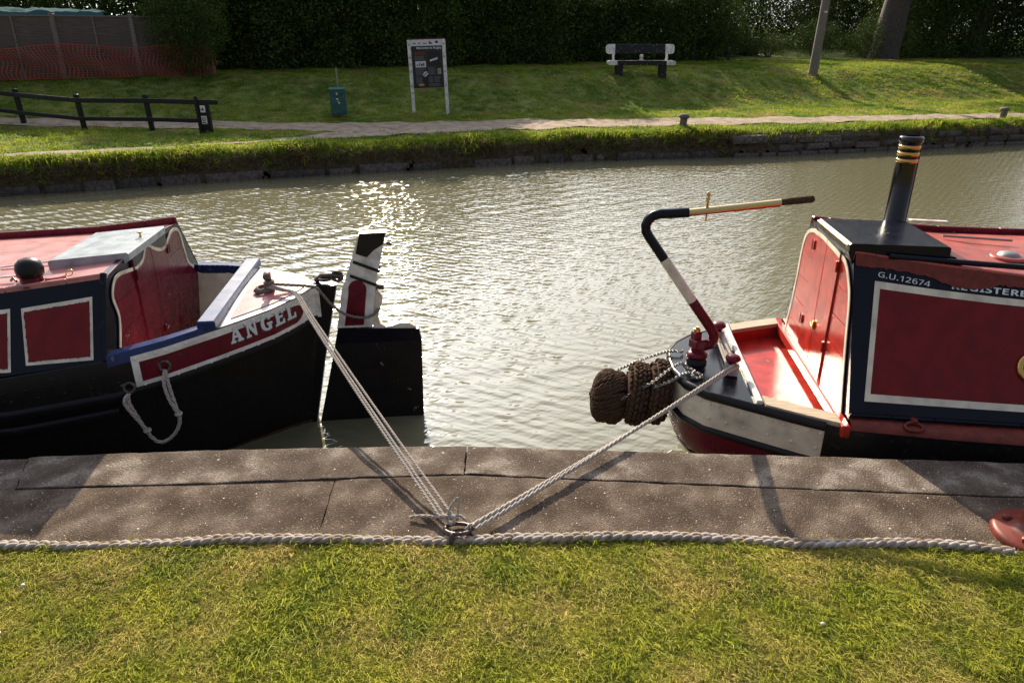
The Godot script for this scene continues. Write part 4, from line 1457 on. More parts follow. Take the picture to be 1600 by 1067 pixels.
	g.plate(Transform3D(Basis(), Vector3(0, 0, 0.042)), PackedVector2Array([Vector2(0.93, 0.362), Vector2(1.095, 0.35), Vector2(1.085, 0.31), Vector2(0.975, -0.15), Vector2(0.862, -0.68), Vector2(0.75, -0.68), Vector2(0.86, -0.1), Vector2(0.93, 0.2)]), 0.084)
	part("stern_post", g, M.black_hull, n)
	g = Geo.new()
	g.tube(PackedVector3Array([Vector3(0.96, 0.366, -0.03), Vector3(1.0, 0.40, -0.02), Vector3(1.07, 0.408, 0.0), Vector3(1.14, 0.395, 0.0)]), 0.018, 8)
	g.torus(Transform3D(Basis(Vector3.RIGHT, PI / 2), Vector3(1.10, 0.40, 0.0)), 0.03, 0.012, 16, 8)
	g.torus(Transform3D(Basis(Vector3.UP, 0.3), Vector3(1.02, 0.385, 0.0)), 0.03, 0.011, 16, 8)
	part("rudder_shackle", g, M.iron, n)
	# cockpit rails
	var rail := Node3D.new()
	rail.name = "cockpit_coaming"
	n.add_child(rail)
	for s in [1.0, -1.0]:
		g = Geo.new()
		rows = []
		for i in 13:
			var xx := lerpf(0.0, 0.49, i / 12.0)
			var zo := (along(near, xx) - 0.004)
			var zi := zo - 0.085
			var y := along(gy, xx)
			rows.append(PackedVector3Array([Vector3(xx, y - 0.03, (zo + 0.008) * s), Vector3(xx, y + 0.026, (zo + 0.002) * s), Vector3(xx, y + 0.032, (zo - 0.008) * s), Vector3(xx, y + 0.032, (zi + 0.006) * s), Vector3(xx, y + 0.026, zi * s), Vector3(xx, y - 0.04, zi * s)]))
		loft(g, rows, Vector3(0.25, 0.1, 0.62 * s))
		part("side_rail", g, M.blue_rail, rail)
	g = Geo.new()
	g.beam(Vector3(0.445, 0.335, 0.625), Vector3(0.445, 0.335, -0.625), 0.10, 0.055, Vector3.UP, 0.008)
	part("cross_rail", g, M.blue_rail, rail)
	# cockpit lining and floor
	g = Geo.new()
	for s in [1.0, -1.0]:
		rows = []
		for i in 9:
			var xx := lerpf(-0.02, 0.47, i / 8.0)
			var zo := along(near, xx) - 0.075
			var row := PackedVector3Array()
			for w in [0.0, 0.5, 1.0]:
				row.append(Vector3(xx, lerpf(along(gy, xx), -0.2, w), (lerpf(zo, along(wl, xx) + 0.02, w)) * s))
			rows.append(row)
		loft(g, rows, Vector3(0.2, 0.0, 3.0 * s))
	g.quad(Vector3(0.47, 0.3, 0.56), Vector3(0.47, -0.2, 0.3), Vector3(0.47, -0.2, -0.3), Vector3(0.47, 0.3, -0.56), Vector3.LEFT)
	part("cockpit_lining", g, M.cream, n)
	g = Geo.new()
	g.quad(Vector3(-0.02, -0.18, 0.66), Vector3(0.46, -0.18, 0.33), Vector3(0.46, -0.18, -0.33), Vector3(-0.02, -0.18, -0.66), Vector3.UP)
	part("cockpit_floor", g, M.timber_grey, n)
	# cabin
	var b := {
		"base_y": [Vector2(-6, 0.14), Vector2(-1.2, 0.165), Vector2(-0.5, 0.20), Vector2(0, 0.25)], "base_z": [Vector2(-6, 0.90), Vector2(-1.2, 0.88), Vector2(-0.5, 0.87), Vector2(0, 0.85)],
		"top_y": [Vector2(-6, 0.55), Vector2(-1.2, 0.575), Vector2(-0.5, 0.605), Vector2(-0.2, 0.637), Vector2(0, 0.66)], "top_z": [Vector2(-6, 0.72), Vector2(-1.2, 0.69), Vector2(-0.5, 0.67), Vector2(0, 0.65)],
	}
	var far_top := [Vector2(-6, -0.62), Vector2(-1.2, -0.58), Vector2(-0.5, -0.56), Vector2(0, -0.55)]
	part("cabin_side", side_patch(b, [Vector2(-6, 0), Vector2(0, 0), Vector2(0, 1), Vector2(-6, 1)], 0.0, 0.0, 60, 4), M.navy, n)
	g = Geo.new()
	rows = []
	for xx in [0.0, -0.2, -0.5, -0.8, -1.2, -2.5, -6.0]:
		rows.append(PackedVector3Array([Vector3(xx, along(b.top_y, xx), along(far_top, xx)), Vector3(xx, along(b.base_y, xx), -along(b.base_z, xx))]))
	loft(g, rows, Vector3(-1, 0, 0))
	part("cabin_far_side", g, M.navy, n)
	g = Geo.new()
	rows = []
	for xx in [0.0, -0.1, -0.2, -0.35, -0.5, -0.7, -0.9, -1.2, -2.0, -6.0]:
		var row := PackedVector3Array()
		for k in 9:
			var w := k / 8.0
			row.append(Vector3(xx, along(b.top_y, xx) - 0.012 + 0.035 * sin(PI * w), lerpf(along(b.top_z, xx), along(far_top, xx), w)))
		rows.append(row)
	loft(g, rows, Vector3(-1, -1, 0))
	part("roof", g, M.pink_roof, n)
	for s in 2:
		g = Geo.new()
		var xl := [0.0, -0.2, -0.5, -0.8, -1.2, -2.0, -6.0]
		for i in xl.size() - 1:
			var tz: Array = b.top_z if s == 0 else far_top
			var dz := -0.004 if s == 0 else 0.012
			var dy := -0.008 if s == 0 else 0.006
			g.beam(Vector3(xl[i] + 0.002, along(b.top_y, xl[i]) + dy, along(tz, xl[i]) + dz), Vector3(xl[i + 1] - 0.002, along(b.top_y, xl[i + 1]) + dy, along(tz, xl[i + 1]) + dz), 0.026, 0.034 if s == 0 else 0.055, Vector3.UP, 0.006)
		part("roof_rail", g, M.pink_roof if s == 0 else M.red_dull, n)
	# corner post of the cabin
	g = Geo.new()
	var pa := side_point(b, -0.012, 0.0, 0.004)
	var pz := side_point(b, -0.012, 1.02, 0.004)
	g.beam(pa, pz, 0.02, 0.03, Vector3.RIGHT, 0.004)
	part("corner_post", g, M.navy, n)
	for k in 3:
		var x1 := -0.07 - k * 0.405
		var x0 := x1 - 0.352
		var o := [Vector2(x0 + 0.02, 0.085), Vector2(x1, 0.035), Vector2(x1, 0.765), Vector2(x0, 0.748)]
		var i := [Vector2(x0 + 0.034, 0.125), Vector2(x1 - 0.015, 0.080), Vector2(x1 - 0.015, 0.715), Vector2(x0 + 0.014, 0.70)]
		part("panel_border", strip_frame(b, o, i, 0.004), M.cream, n)
		part("side_panel", side_patch(b, i, 0.0065, 0.0, 40, 20, 0.006, 60 + k), M.red_panel, n)
	# end wall with doors
	var whole := PackedVector2Array([Vector2(0.64, -0.2), Vector2(0.84, 0.24), Vector2(0.65, 0.648), Vector2(0.4, 0.668), Vector2(0.05, 0.683), Vector2(-0.3, 0.668), Vector2(-0.55, 0.648), Vector2(-0.84, 0.24), Vector2(-0.64, -0.2)])
	var line := PackedVector2Array([Vector2(0.70, 0.262), Vector2(0.66, 0.333), Vector2(0.632, 0.40), Vector2(0.634, 0.452), Vector2(0.652, 0.535), Vector2(0.60, 0.60), Vector2(0.52, 0.618), Vector2(0.40, 0.602), Vector2(0.304, 0.588), Vector2(0.194, 0.60), Vector2(0.125, 0.65), Vector2(0.086, 0.672), Vector2(0.04, 0.645), Vector2(-0.023, 0.612), Vector2(-0.10, 0.585), Vector2(-0.166, 0.575), Vector2(-0.24, 0.58), Vector2(-0.30, 0.60), Vector2(-0.376, 0.628), Vector2(-0.478, 0.622), Vector2(-0.535, 0.575), Vector2(-0.565, 0.463), Vector2(-0.60, 0.36), Vector2(-0.695, 0.292)])
	end_wall(n, whole, line, 0.020, 1.0, [-0.245, 0.04, 0.325, 0.675], M.red_dull, 0.17, -0.19, PackedVector2Array([Vector2(-0.78, 0.20), Vector2(-0.62, -0.18), Vector2(0.62, -0.18), Vector2(0.70, 0.1)]))
	# grey sliding hatch
	g = Geo.new()
	var hp := PackedVector2Array([Vector2(-0.40, 0.60), Vector2(-0.40, 0.664), Vector2(-0.388, 0.674), Vector2(0.02, 0.705), Vector2(0.03, 0.697), Vector2(0.03, 0.66), Vector2(0.0, 0.64)])
	g.plate(Transform3D(Basis(), Vector3(0, 0, 0.40)), hp, 0.62)
	var hatch := part("sliding_hatch", g, M.grey_slide, n)
	g = Geo.new()
	g.lathe(Transform3D(Basis(), Vector3(-0.03, 0.701, 0.03)), [Vector2(0.012, 0), Vector2(0.006, 0.006), Vector2(0.005, 0.02), Vector2(0.016, 0.027), Vector2(0.015, 0.034), Vector2(0, 0.037)], 14)
	part("knob", g, M.brass, hatch)
	# roof fittings
	g = Geo.new()
	g.lathe(Transform3D(Basis(), Vector3(-0.395, 0.605, 0.60)), [Vector2(0.078, 0), Vector2(0.074, 0.012), Vector2(0.056, 0.018), Vector2(0.054, 0.045)], 26)
	var mv := part("mushroom_vent", g, M.red_dull, n)
	g = Geo.new()
	g.lathe(Transform3D(Basis(), Vector3(-0.395, 0.605, 0.60)), [Vector2(0.056, 0.042), Vector2(0.064, 0.050), Vector2(0.067, 0.088), Vector2(0.060, 0.115), Vector2(0.042, 0.134), Vector2(0.018, 0.142), Vector2(0, 0.143)], 26)
	part("cap", g, M.black_paint, mv)
	g = Geo.new()
	var ell := PackedVector2Array()
	for k in 20:
		ell.append(Vector2(cos(TAU * k / 20) * 0.055, sin(TAU * k / 20) * 0.032))
	g.plate(Transform3D(Basis(Vector3(1, 0.1, 0).normalized(), Vector3(0, 0, 1), Vector3(-0.1, 1, 0).normalized()), Vector3(-0.285, 0.640, 0.585)), ell, 0.012)
	part("filler_plate", g, M.pink_roof, n)
	g = Geo.new()
	g.torus(Transform3D(Basis(Vector3.RIGHT, 0.9), Vector3(-0.215, 0.652, 0.575)), 0.017, 0.003, 18, 6)
	part("brass_ring", g, M.brass, n)
	g = Geo.new()
	g.tube(PackedVector3Array([Vector3(-0.50, 0.628, 0.60), Vector3(-0.475, 0.648, 0.62), Vector3(-0.455, 0.63, 0.632)]), 0.006, 6)
	part("roof_hook", g, M.iron, n)
	g = Geo.new()
	g.tube(PackedVector3Array([Vector3(-0.42, 0.643, 0.30), Vector3(-0.70, 0.62, 0.31)]), 0.005, 6)
	g.tube(PackedVector3Array([Vector3(-0.51, 0.628, 0.52), Vector3(-0.9, 0.61, 0.53)]), 0.006, 6)
	part("roof_bead", g, M.white_paint, n)
	# mooring stud
	g = Geo.new()
	g.lathe(Transform3D(Basis(), Vector3(0.69, 0.33, 0.075)), [Vector2(0.03, 0), Vector2(0.024, 0.01), Vector2(0.018, 0.03), Vector2(0.018, 0.11)], 14)
	g.ball(Vector3(0.685, 0.448, 0.085), Vector3(0.024, 0.020, 0.045), 14, 8, Basis(Vector3.RIGHT, 0.35))
	part("mooring_stud", g, M.iron, n)
	# fairleads on the hull side for the hanging line
	for q in [[0.075, 0.09], [0.245, 0.17]]:
		g = Geo.new()
		var zz := along(near, q[0]) + 0.012
		g.torus(Transform3D(Basis(Vector3.RIGHT, PI / 2 - 0.2), Vector3(q[0], q[1], zz + 0.01)), 0.027, 0.009, 18, 8)
		g.tube(PackedVector3Array([Vector3(q[0] - 0.09, q[1] + 0.01, zz - 0.008), Vector3(q[0] - 0.02, q[1] + 0.012, zz + 0.004)]), 0.014, 8)
		part("mooring_eye", g, M.iron, n)
	# rudder
	var rd := Node3D.new()
	rd.name = "rudder"
	n.add_child(rd)
	var th := 0.075
	g = Geo.new()
	g.plate(Transform3D(Basis(), Vector3(0, 0, th * 0.5)), PackedVector2Array([Vector2(1.262, 0.682), Vector2(1.429, 0.688), Vector2(1.352, 0.39), Vector2(1.335, 0.31), Vector2(1.30, 0.06), Vector2(1.072, 0.06), Vector2(1.088, 0.13), Vector2(1.125, 0.32)]), th)
	part("rudder_stock", g, M.white_paint, rd)
	g = Geo.new()
	var shoulder := PackedVector2Array([Vector2(1.31, 0.30)])
	for q in [Vector2(1.345, 0.305), Vector2(1.372, 0.275), Vector2(1.378, 0.235), Vector2(1.36, 0.18), Vector2(1.338, 0.125), Vector2(1.35, 0.075), Vector2(1.385, 0.05), Vector2(1.43, 0.055), Vector2(1.483, 0.072), Vector2(1.535, 0.072), Vector2(1.575, 0.045), Vector2(1.604, 0.0), Vector2(1.612, -0.045), Vector2(1.30, -0.045)]:
		shoulder.append(q)
	g.plate(Transform3D(Basis(), Vector3(0, 0, 0.024)), shoulder, 0.048)
	part("rudder_shoulder", g, M.cream, rd)
	g = Geo.new()
	g.plate(Transform3D(Basis(), Vector3(0, 0, 0.034)), PackedVector2Array([Vector2(1.076, 0.055), Vector2(1.60, 0.03), Vector2(1.615, -0.06), Vector2(1.60, -0.72), Vector2(0.872, -0.72), Vector2(0.985, -0.30)]), 0.068)
	part("rudder_blade", g, M.blade_tar, rd)
	g = Geo.new()
	g.plate(Transform3D(Basis(), Vector3(0, 0, 0.038)), PackedVector2Array([Vector2(1.074, 0.052), Vector2(1.60, 0.028), Vector2(1.61, -0.055), Vector2(1.06, -0.05)]), 0.076)
	part("blade_top_band", g, M.navy, rd)
	g = Geo.new()
	for q in [[Vector3(1.20, -0.02, 0), Vector3(1.11, -0.71, 0)], [Vector3(1.42, -0.03, 0), Vector3(1.395, -0.71, 0)]]:
		for s in [-1.0, 1.0]:
			g.beam(q[0] + Vector3(0, 0, 0.034 * s), q[1] + Vector3(0, 0, 0.034 * s), 0.006, 0.006)
	part("plank_bead", g, M.black_paint, rd)
	for s in [-1.0, 1.0]:
		g = Geo.new()
		var face := Basis(Vector3(1, 0, 0) , Vector3(0, 1, 0), Vector3(0, 0, 1))
		var tp := PackedVector2Array([Vector2(1.264, 0.684), Vector2(1.4275, 0.688), Vector2(1.405, 0.61), Vector2(1.345, 0.575), Vector2(1.30, 0.53), Vector2(1.232, 0.555)])
		g.plate(Transform3D(Basis(), Vector3(0, 0, (th * 0.5 + 0.003) if s > 0 else (-th * 0.5 - 0.001))), tp, 0.002)
		part("black_top", g, M.black_paint, rd)
		g = Geo.new()
		var rp := PackedVector2Array([Vector2(1.122, 0.075), Vector2(1.245, 0.075), Vector2(1.278, 0.30)])
		for k in 9:
			var a := -0.1 + (PI + 0.25) * k / 8.0
			rp.append(Vector2(1.224 + cos(a) * 0.058, 0.32 + sin(a) * 0.062))
		rp.append(Vector2(1.164, 0.29))
		g.plate(Transform3D(Basis(), Vector3(0, 0, (th * 0.5 + 0.003) if s > 0 else (-th * 0.5 - 0.001))), rp, 0.002)
		part("red_flash", g, M.red_dull, rd)
	for q in [[Vector2(1.212, 0.505), Vector2(1.375, 0.435)], [Vector2(1.185, 0.415), Vector2(1.345, 0.345)]]:
		g = Geo.new()
		g.beam(Vector3(q[0].x, q[0].y, th * 0.5 + 0.006), Vector3(q[1].x, q[1].y, th * 0.5 + 0.006), 0.014, 0.018, Vector3.UP, 0.004)
		g.beam(Vector3(q[0].x, q[0].y, -th * 0.5 - 0.006), Vector3(q[1].x, q[1].y, -th * 0.5 - 0.006), 0.014, 0.018, Vector3.UP, 0.004)
		part("iron_strap", g, M.black_paint, rd)
	g = Geo.new()
	g.tube(PackedVector3Array([Vector3(1.33, 0.325, 0.0), Vector3(1.39, 0.315, 0.0)]), 0.018, 8)
	part("tiller_socket_pin", g, M.iron, rd)
	g = Geo.new()
	g.tube(PackedVector3Array([Vector3(1.425, 0.61, 0.0), Vector3(1.455, 0.60, 0.0)]), 0.010, 8)
	part("top_pin", g, M.iron, rd)

# ---------------------------------------------------------------- ropes
func resample(p: PackedVector3Array, step: float) -> PackedVector3Array:
	var c := Curve3D.new()
	c.bake_interval = step
	for i in p.size():
		var a := p[maxi(i - 1, 0)]
		var b := p[mini(i + 1, p.size() - 1)]
		var t := (b - a) / 6.0
		c.add_point(p[i], -t, t)
	return c.get_baked_points()

func rope(g: Geo, pts: PackedVector3Array, r: float, strands := 3, pitch := 5.5, sides := 6) -> void:
	var p := resample(pts, r * 0.55)
	var m := p.size()
	var t0 := (p[1] - p[0]).normalized()
	var side := t0.cross(Vector3.UP if absf(t0.y) < 0.9 else Vector3.RIGHT).normalized()
	var us := PackedVector3Array()
	var vs := PackedVector3Array()
	var ls := PackedFloat32Array()
	var l := 0.0
	for i in m:
		var t := (p[mini(i + 1, m - 1)] - p[maxi(i - 1, 0)]).normalized()
		side = (side - t * side.dot(t)).normalized()
		us.append(side)
		vs.append(side.cross(t))
		if i > 0:
			l += p[i].distance_to(p[i - 1])
		ls.append(l)
	for k in strands:
		var q := PackedVector3Array()
		for i in m:
			var a := TAU * (ls[i] / (pitch * r * 2.0) + float(k) / strands)
			q.append(p[i] + (us[i] * cos(a) + vs[i] * sin(a)) * r * 0.5)
		g.tube(q, r * 0.56, sides)

func sag(a: Vector3, b: Vector3, drop: float, side := Vector3.ZERO) -> PackedVector3Array:
	var out := PackedVector3Array()
	for i in 9:
		var w := i / 8.0
		out.append(a.lerp(b, w) - Vector3.UP * drop * 4.0 * w * (1.0 - w) + side)
	return out

func build_gear() -> void:
	# ring let into the quay
	var ring := thing("mooring_ring", "dark iron mooring ring lying in its staple beside the thick rope", "mooring ring", Vector3(-0.211, 0.0, -2.302))
	var g := Geo.new()
	g.torus(Transform3D(Basis(Vector3.RIGHT, -0.22), Vector3(0, 0.026, 0.0)), 0.047, 0.0080, 32, 10, 1.1)
	part("ring", g, M.iron, ring)
	g = Geo.new()
	g.tube(PackedVector3Array([Vector3(-0.022, -0.02, 0.022), Vector3(-0.022, 0.02, 0.024), Vector3(-0.022, 0.036, 0.038), Vector3(-0.022, 0.036, 0.054), Vector3(-0.022, 0.02, 0.066), Vector3(-0.022, -0.02, 0.068)]), 0.0085, 10)
	part("staple", g, M.iron, ring)
	# left mooring line: three parts from the stud to the ring
	var stud := butty_at * Vector3(0.70, 0.375, 0.10)
	var line := thing("mooring_line", "pale mooring line from the stud of the left boat to the ring", "rope", Vector3.ZERO, 0.0, "mooring lines on the ring")
	for q in [[-0.256, -2.340, -0.001], [-0.226, -2.348, 0.007], [-0.282, -2.35, -0.008]]:
		g = Geo.new()
		var a := stud + Vector3(q[2] * 2.0, 0.01 + q[2], 0.012)
		var edge := butty_at * Vector3(0.872, 0.345, 0.215)
		var e := Vector3(q[0], 0.036, q[1])
		var pts := PackedVector3Array([a, a.lerp(edge, 0.5) + Vector3(0, 0.012, 0), edge + Vector3(q[2] * 1.6, 0.018, 0)])
		var s := sag(edge + Vector3(q[2] * 1.6, 0.016, 0), e, 0.018)
		for i in range(1, s.size()):
			pts.append(s[i])
		rope(g, pts, 0.0060)
		part("strand", g, M.rope, line)
	# knot at the ring with a loose tail
	g = Geo.new()
	rope(g, PackedVector3Array([Vector3(-0.25, 0.045, -2.34), Vector3(-0.235, 0.06, -2.335), Vector3(-0.228, 0.045, -2.318), Vector3(-0.245, 0.03, -2.325), Vector3(-0.262, 0.045, -2.345), Vector3(-0.25, 0.065, -2.355), Vector3(-0.23, 0.055, -2.34), Vector3(-0.215, 0.04, -2.345), Vector3(-0.235, 0.03, -2.36), Vector3(-0.268, 0.035, -2.362), Vector3(-0.285, 0.05, -2.35), Vector3(-0.265, 0.06, -2.338), Vector3(-0.245, 0.05, -2.345)]), 0.0065)
	rope(g, PackedVector3Array([Vector3(-0.27, 0.045, -2.352), Vector3(-0.30, 0.03, -2.372), Vector3(-0.34, 0.022, -2.388), Vector3(-0.385, 0.016, -2.396), Vector3(-0.415, 0.011, -2.395)]), 0.0068)
	rope(g, PackedVector3Array([Vector3(-0.258, 0.05, -2.35), Vector3(-0.245, 0.085, -2.362), Vector3(-0.225, 0.112, -2.372), Vector3(-0.216, 0.118, -2.372), Vector3(-0.214, 0.095, -2.365), Vector3(-0.217, 0.055, -2.35)]), 0.0055)
	rope(g, PackedVector3Array([Vector3(-0.24, 0.05, -2.345), Vector3(-0.215, 0.055, -2.350), Vector3(-0.19, 0.042, -2.345), Vector3(-0.182, 0.035, -2.338)]), 0.006)
	part("knot", g, M.rope, line)
	# coil and turns on the stud
	g = Geo.new()
	var coil := PackedVector3Array()
	for i in 60:
		var a := TAU * i / 14.0
		var w := i / 59.0
		coil.append(butty_at * Vector3(0.655 + cos(a) * (0.062 - 0.03 * w), 0.352 + 0.018 * w + 0.004 * sin(a * 1.7), 0.075 + sin(a) * (0.05 - 0.022 * w)))
	rope(g, coil, 0.0075)
	var turns := PackedVector3Array()
	for i in 44:
		var a := TAU * i / 10.0
		turns.append(butty_at * Vector3(0.69 + cos(a) * 0.027, 0.36 + i * 0.0012, 0.078 + sin(a) * 0.027))
	rope(g, turns, 0.0075)
	lone("coiled_line", g, M.rope_dark, "coil of dirty rope round the stud on the stern deck", "rope")
	# line from the stud round the rudder stock
	g = Geo.new()
	var rp := PackedVector3Array()
	for q in [Vector3(0.715, 0.392, 0.09), Vector3(0.80, 0.386, 0.095), Vector3(0.90, 0.378, 0.10), Vector3(0.975, 0.365, 0.105), Vector3(1.01, 0.325, 0.11), Vector3(1.06, 0.25, 0.105), Vector3(1.12, 0.185, 0.09), Vector3(1.19, 0.145, 0.065), Vector3(1.265, 0.133, 0.056), Vector3(1.325, 0.155, 0.045), Vector3(1.352, 0.19, 0.0), Vector3(1.33, 0.2, -0.05), Vector3(1.22, 0.2, -0.06)]:
		rp.append(butty_at * q)
	rope(g, rp, 0.009)
	lone("rudder_line", g, M.rope_dark, "grey rope slung from the stud around the white rudder stock", "rope")
	# loop hanging on the hull side
	g = Geo.new()
	var lp := PackedVector3Array()
	for q in [Vector3(0.078, 0.07, 0.885), Vector3(0.07, 0.02, 0.885), Vector3(0.085, -0.06, 0.872), Vector3(0.105, -0.15, 0.855), Vector3(0.13, -0.225, 0.842), Vector3(0.165, -0.262, 0.83), Vector3(0.21, -0.25, 0.815), Vector3(0.25, -0.21, 0.805), Vector3(0.275, -0.15, 0.80), Vector3(0.272, -0.08, 0.80), Vector3(0.258, 0.02, 0.795), Vector3(0.25, 0.10, 0.79), Vector3(0.247, 0.155, 0.785)]:
		lp.append(butty_at * q)
	rope(g, lp, 0.0105)
	rope(g, PackedVector3Array([lp[0], butty_at * Vector3(0.055, 0.03, 0.90), butty_at * Vector3(0.075, -0.05, 0.885), butty_at * Vector3(0.105, -0.13, 0.868), butty_at * Vector3(0.115, -0.175, 0.862)]), 0.0095)
	rope(g, PackedVector3Array([lp[12], butty_at * Vector3(0.235, 0.09, 0.805), butty_at * Vector3(0.245, 0.0, 0.812), butty_at * Vector3(0.265, -0.07, 0.81), butty_at * Vector3(0.278, -0.11, 0.808)]), 0.0095)
	for q in [Vector3(0.118, -0.17, 0.855), Vector3(0.277, -0.105, 0.804)]:
		g.torus(butty_at * Transform3D(Basis(Vector3.RIGHT, 0.2), q), 0.013, 0.009, 12, 7)
	lone("fender_loop", g, M.rope, "pale rope loop hanging on the black hull below ANGEL", "rope")
	# right mooring line, doubled
	var dolly := motor_at * Vector3(-0.49, 0.075, 0.19)
	var line2 := thing("mooring_line", "pale doubled rope from the red dolly of the right boat to the ring", "rope", Vector3.ZERO, 0.0, "mooring lines on the ring")
	for q in [[0.0, 0.0, 0.0], [0.014, -0.004, 0.012]]:
		g = Geo.new()
		rope(g, sag(dolly + Vector3(0.02 - q[0], 0.0 + q[2], q[1]), Vector3(-0.158 + q[0], 0.038 - q[2] * 0.6, -2.308 + q[0]), 0.012), 0.0092)
		part("strand", g, M.rope, line2)
	g = Geo.new()
	rope(g, PackedVector3Array([Vector3(-0.15, 0.04, -2.308), Vector3(-0.166, 0.046, -2.296), Vector3(-0.176, 0.03, -2.29), Vector3(-0.168, 0.014, -2.30), Vector3(-0.150, 0.02, -2.312)]), 0.0075)
	part("eye", g, M.rope, line2)
	g = Geo.new()
	var tr := PackedVector3Array()
	for i in 48:
		var a := TAU * i / 10.0
		tr.append(motor_at * Vector3(-0.49 + cos(a) * 0.033, 0.022 + i * 0.00125, 0.155 + sin(a) * 0.033))
	rope(g, tr, 0.0085)
	part("turns", g, M.rope, line2)
	g = Geo.new()
	for q in [[0.0, 0.045], [0.022, 0.03], [-0.022, 0.055], [0.03, 0.06]]:
		rope(g, sag(motor_at * Vector3(-0.49 + q[0], q[1], 0.14), motor_at * Vector3(-0.49 + q[0] * 0.7, q[1], -0.34), 0.008), 0.0075)
	var tr2 := PackedVector3Array()
	for i in 34:
		var a := TAU * i / 10.0
		tr2.append(motor_at * Vector3(-0.49 + cos(a) * 0.031, 0.025 + i * 0.0014, -0.36 + sin(a) * 0.031))
	rope(g, tr2, 0.0075)
	lone("deck_line", g, M.rope, "white rope strung between the two red dollies on the navy deck", "rope")
	# thick plaited rope along the edge of the lawn
	g = Geo.new()
	var ep := PackedVector3Array()
	for q in [[-3.4, -2.13], [-2.6, -2.18], [-2.096, -2.206], [-1.955, -2.213], [-1.656, -2.225], [-1.353, -2.232], [-1.051, -2.248], [-0.744, -2.259], [-0.596, -2.259], [-0.396, -2.248], [-0.198, -2.246], [0.0, -2.261], [0.249, -2.267], [0.498, -2.271], [0.745, -2.263], [0.99, -2.251], [1.23, -2.232], [1.472, -2.225], [1.711, -2.213], [1.87, -2.19], [1.905, -2.180]]:
		ep.append(Vector3(q[0], 0.011 + 0.005 * sin(q[0] * 5.0), q[1] + 0.006 * sin(q[0] * 7.0)))
	var bp := resample(ep, 0.007)
	for k in 4:
		var st := PackedVector3Array()
		var rad := PackedFloat32Array()
		var l := 0.0
		for i in bp.size():
			var t := (bp[mini(i + 1, bp.size() - 1)] - bp[maxi(i - 1, 0)]).normalized()
			if i > 0:
				l += bp[i].distance_to(bp[i - 1])
			var ph := TAU * (l / 0.155 + k / 4.0)
			st.append(bp[i] + Vector3(-t.z, 0, t.x) * cos(ph) * (0.0115 + 0.0015 * sin(l * 6.0)) + Vector3.UP * sin(ph * 2.0) * 0.007)
			rad.append(0.0108 + 0.0013 * sin(l * 90.0 + k) + 0.0012 * sin(l * 23.0 + k * 2.0))
		g.tube(st, rad, 7)
	lone("plaited_rope", g, M.rope_thick, "thick plaited pale rope laid along the edge of the lawn", "rope")
	build_fenders()
	# red iron base bolted to the quay
	var rb := thing("bollard", "red painted iron bollard base with bolts at the right edge of the quay", "bollard", Vector3(2.06, 0.003, -2.272))
	g = Geo.new()
	g.lathe(Transform3D(), [Vector2(0.165, -0.01), Vector2(0.168, 0.012), Vector2(0.160, 0.024), Vector2(0.150, 0.030), Vector2(0.115, 0.036), Vector2(0.085, 0.050), Vector2(0.075, 0.08), Vector2(0.07, 0.30), Vector2(0.095, 0.315), Vector2(0.1, 0.335), Vector2(0.085, 0.355), Vector2(0, 0.365)], 40)
	part("base_and_post", g, M.rust_red, rb)
	for a in [PI - 0.55, PI + 0.75, 0.4, -1.0, PI * 0.5]:
		g = Geo.new()
		var c := Vector3(cos(a) * 0.118, 0.034, sin(a) * 0.118)
		g.lathe(Transform3D(Basis(), c), [Vector2(0.018, 0), Vector2(0.018, 0.012), Vector2(0.012, 0.018), Vector2(0, 0.020)], 6, false)
		part("bolt", g, M.rust_red, rb)

# ---------------------------------------------------------------- rope fenders
func knotted(g: Geo, at: Transform3D, r: float, h: float, seed_: int, lumps: float) -> void:
	# a barrel covered in rows of knots
	var rr := RandomNumberGenerator.new()
	rr.seed = seed_
	var prof := []
	for i in 11:
		var w := i / 10.0 * 2.0 - 1.0
		prof.append(Vector2(r * pow(maxf(0.0, 1.0 - pow(absf(w), 3.2)), 0.5) * 0.95 + 0.001, w * h * 0.5))
	prof[0].x = 0.0
	prof[10].x = 0.0
	g.lathe(at, prof, 24)
	var rows := int(h * 1.25 / (lumps * 1.05))
	for i in rows + 1:
		var w := (float(i) / rows * 2.0 - 1.0) * 0.985
		var rad := r * pow(maxf(0.02, 1.0 - pow(absf(w), 3.2)), 0.5)
		var cnt := maxi(4, int(TAU * rad / (lumps * 1.35)))
		for k in cnt:
			var a := TAU * (k + 0.5 * (i % 2)) / cnt + rr.randf_range(-0.05, 0.05)
			var out := Vector3(cos(a), 0.25 * w * absf(w), sin(a)).normalized()
			var c := Vector3(cos(a) * rad, w * h * 0.5, sin(a) * rad)
			var tang := Vector3(-sin(a), 0, cos(a))
			var lean := 0.55 if i % 2 == 0 else -0.55
			var ex := (tang + Vector3.UP * lean).normalized()
			var ez := out
			var ey := ez.cross(ex).normalized()
			g.ball(at * c, Vector3(lumps * 0.74, lumps * 0.40, lumps * 0.42) * rr.randf_range(0.9, 1.12), 7, 4, at.basis * Basis(ex, ey, ez))

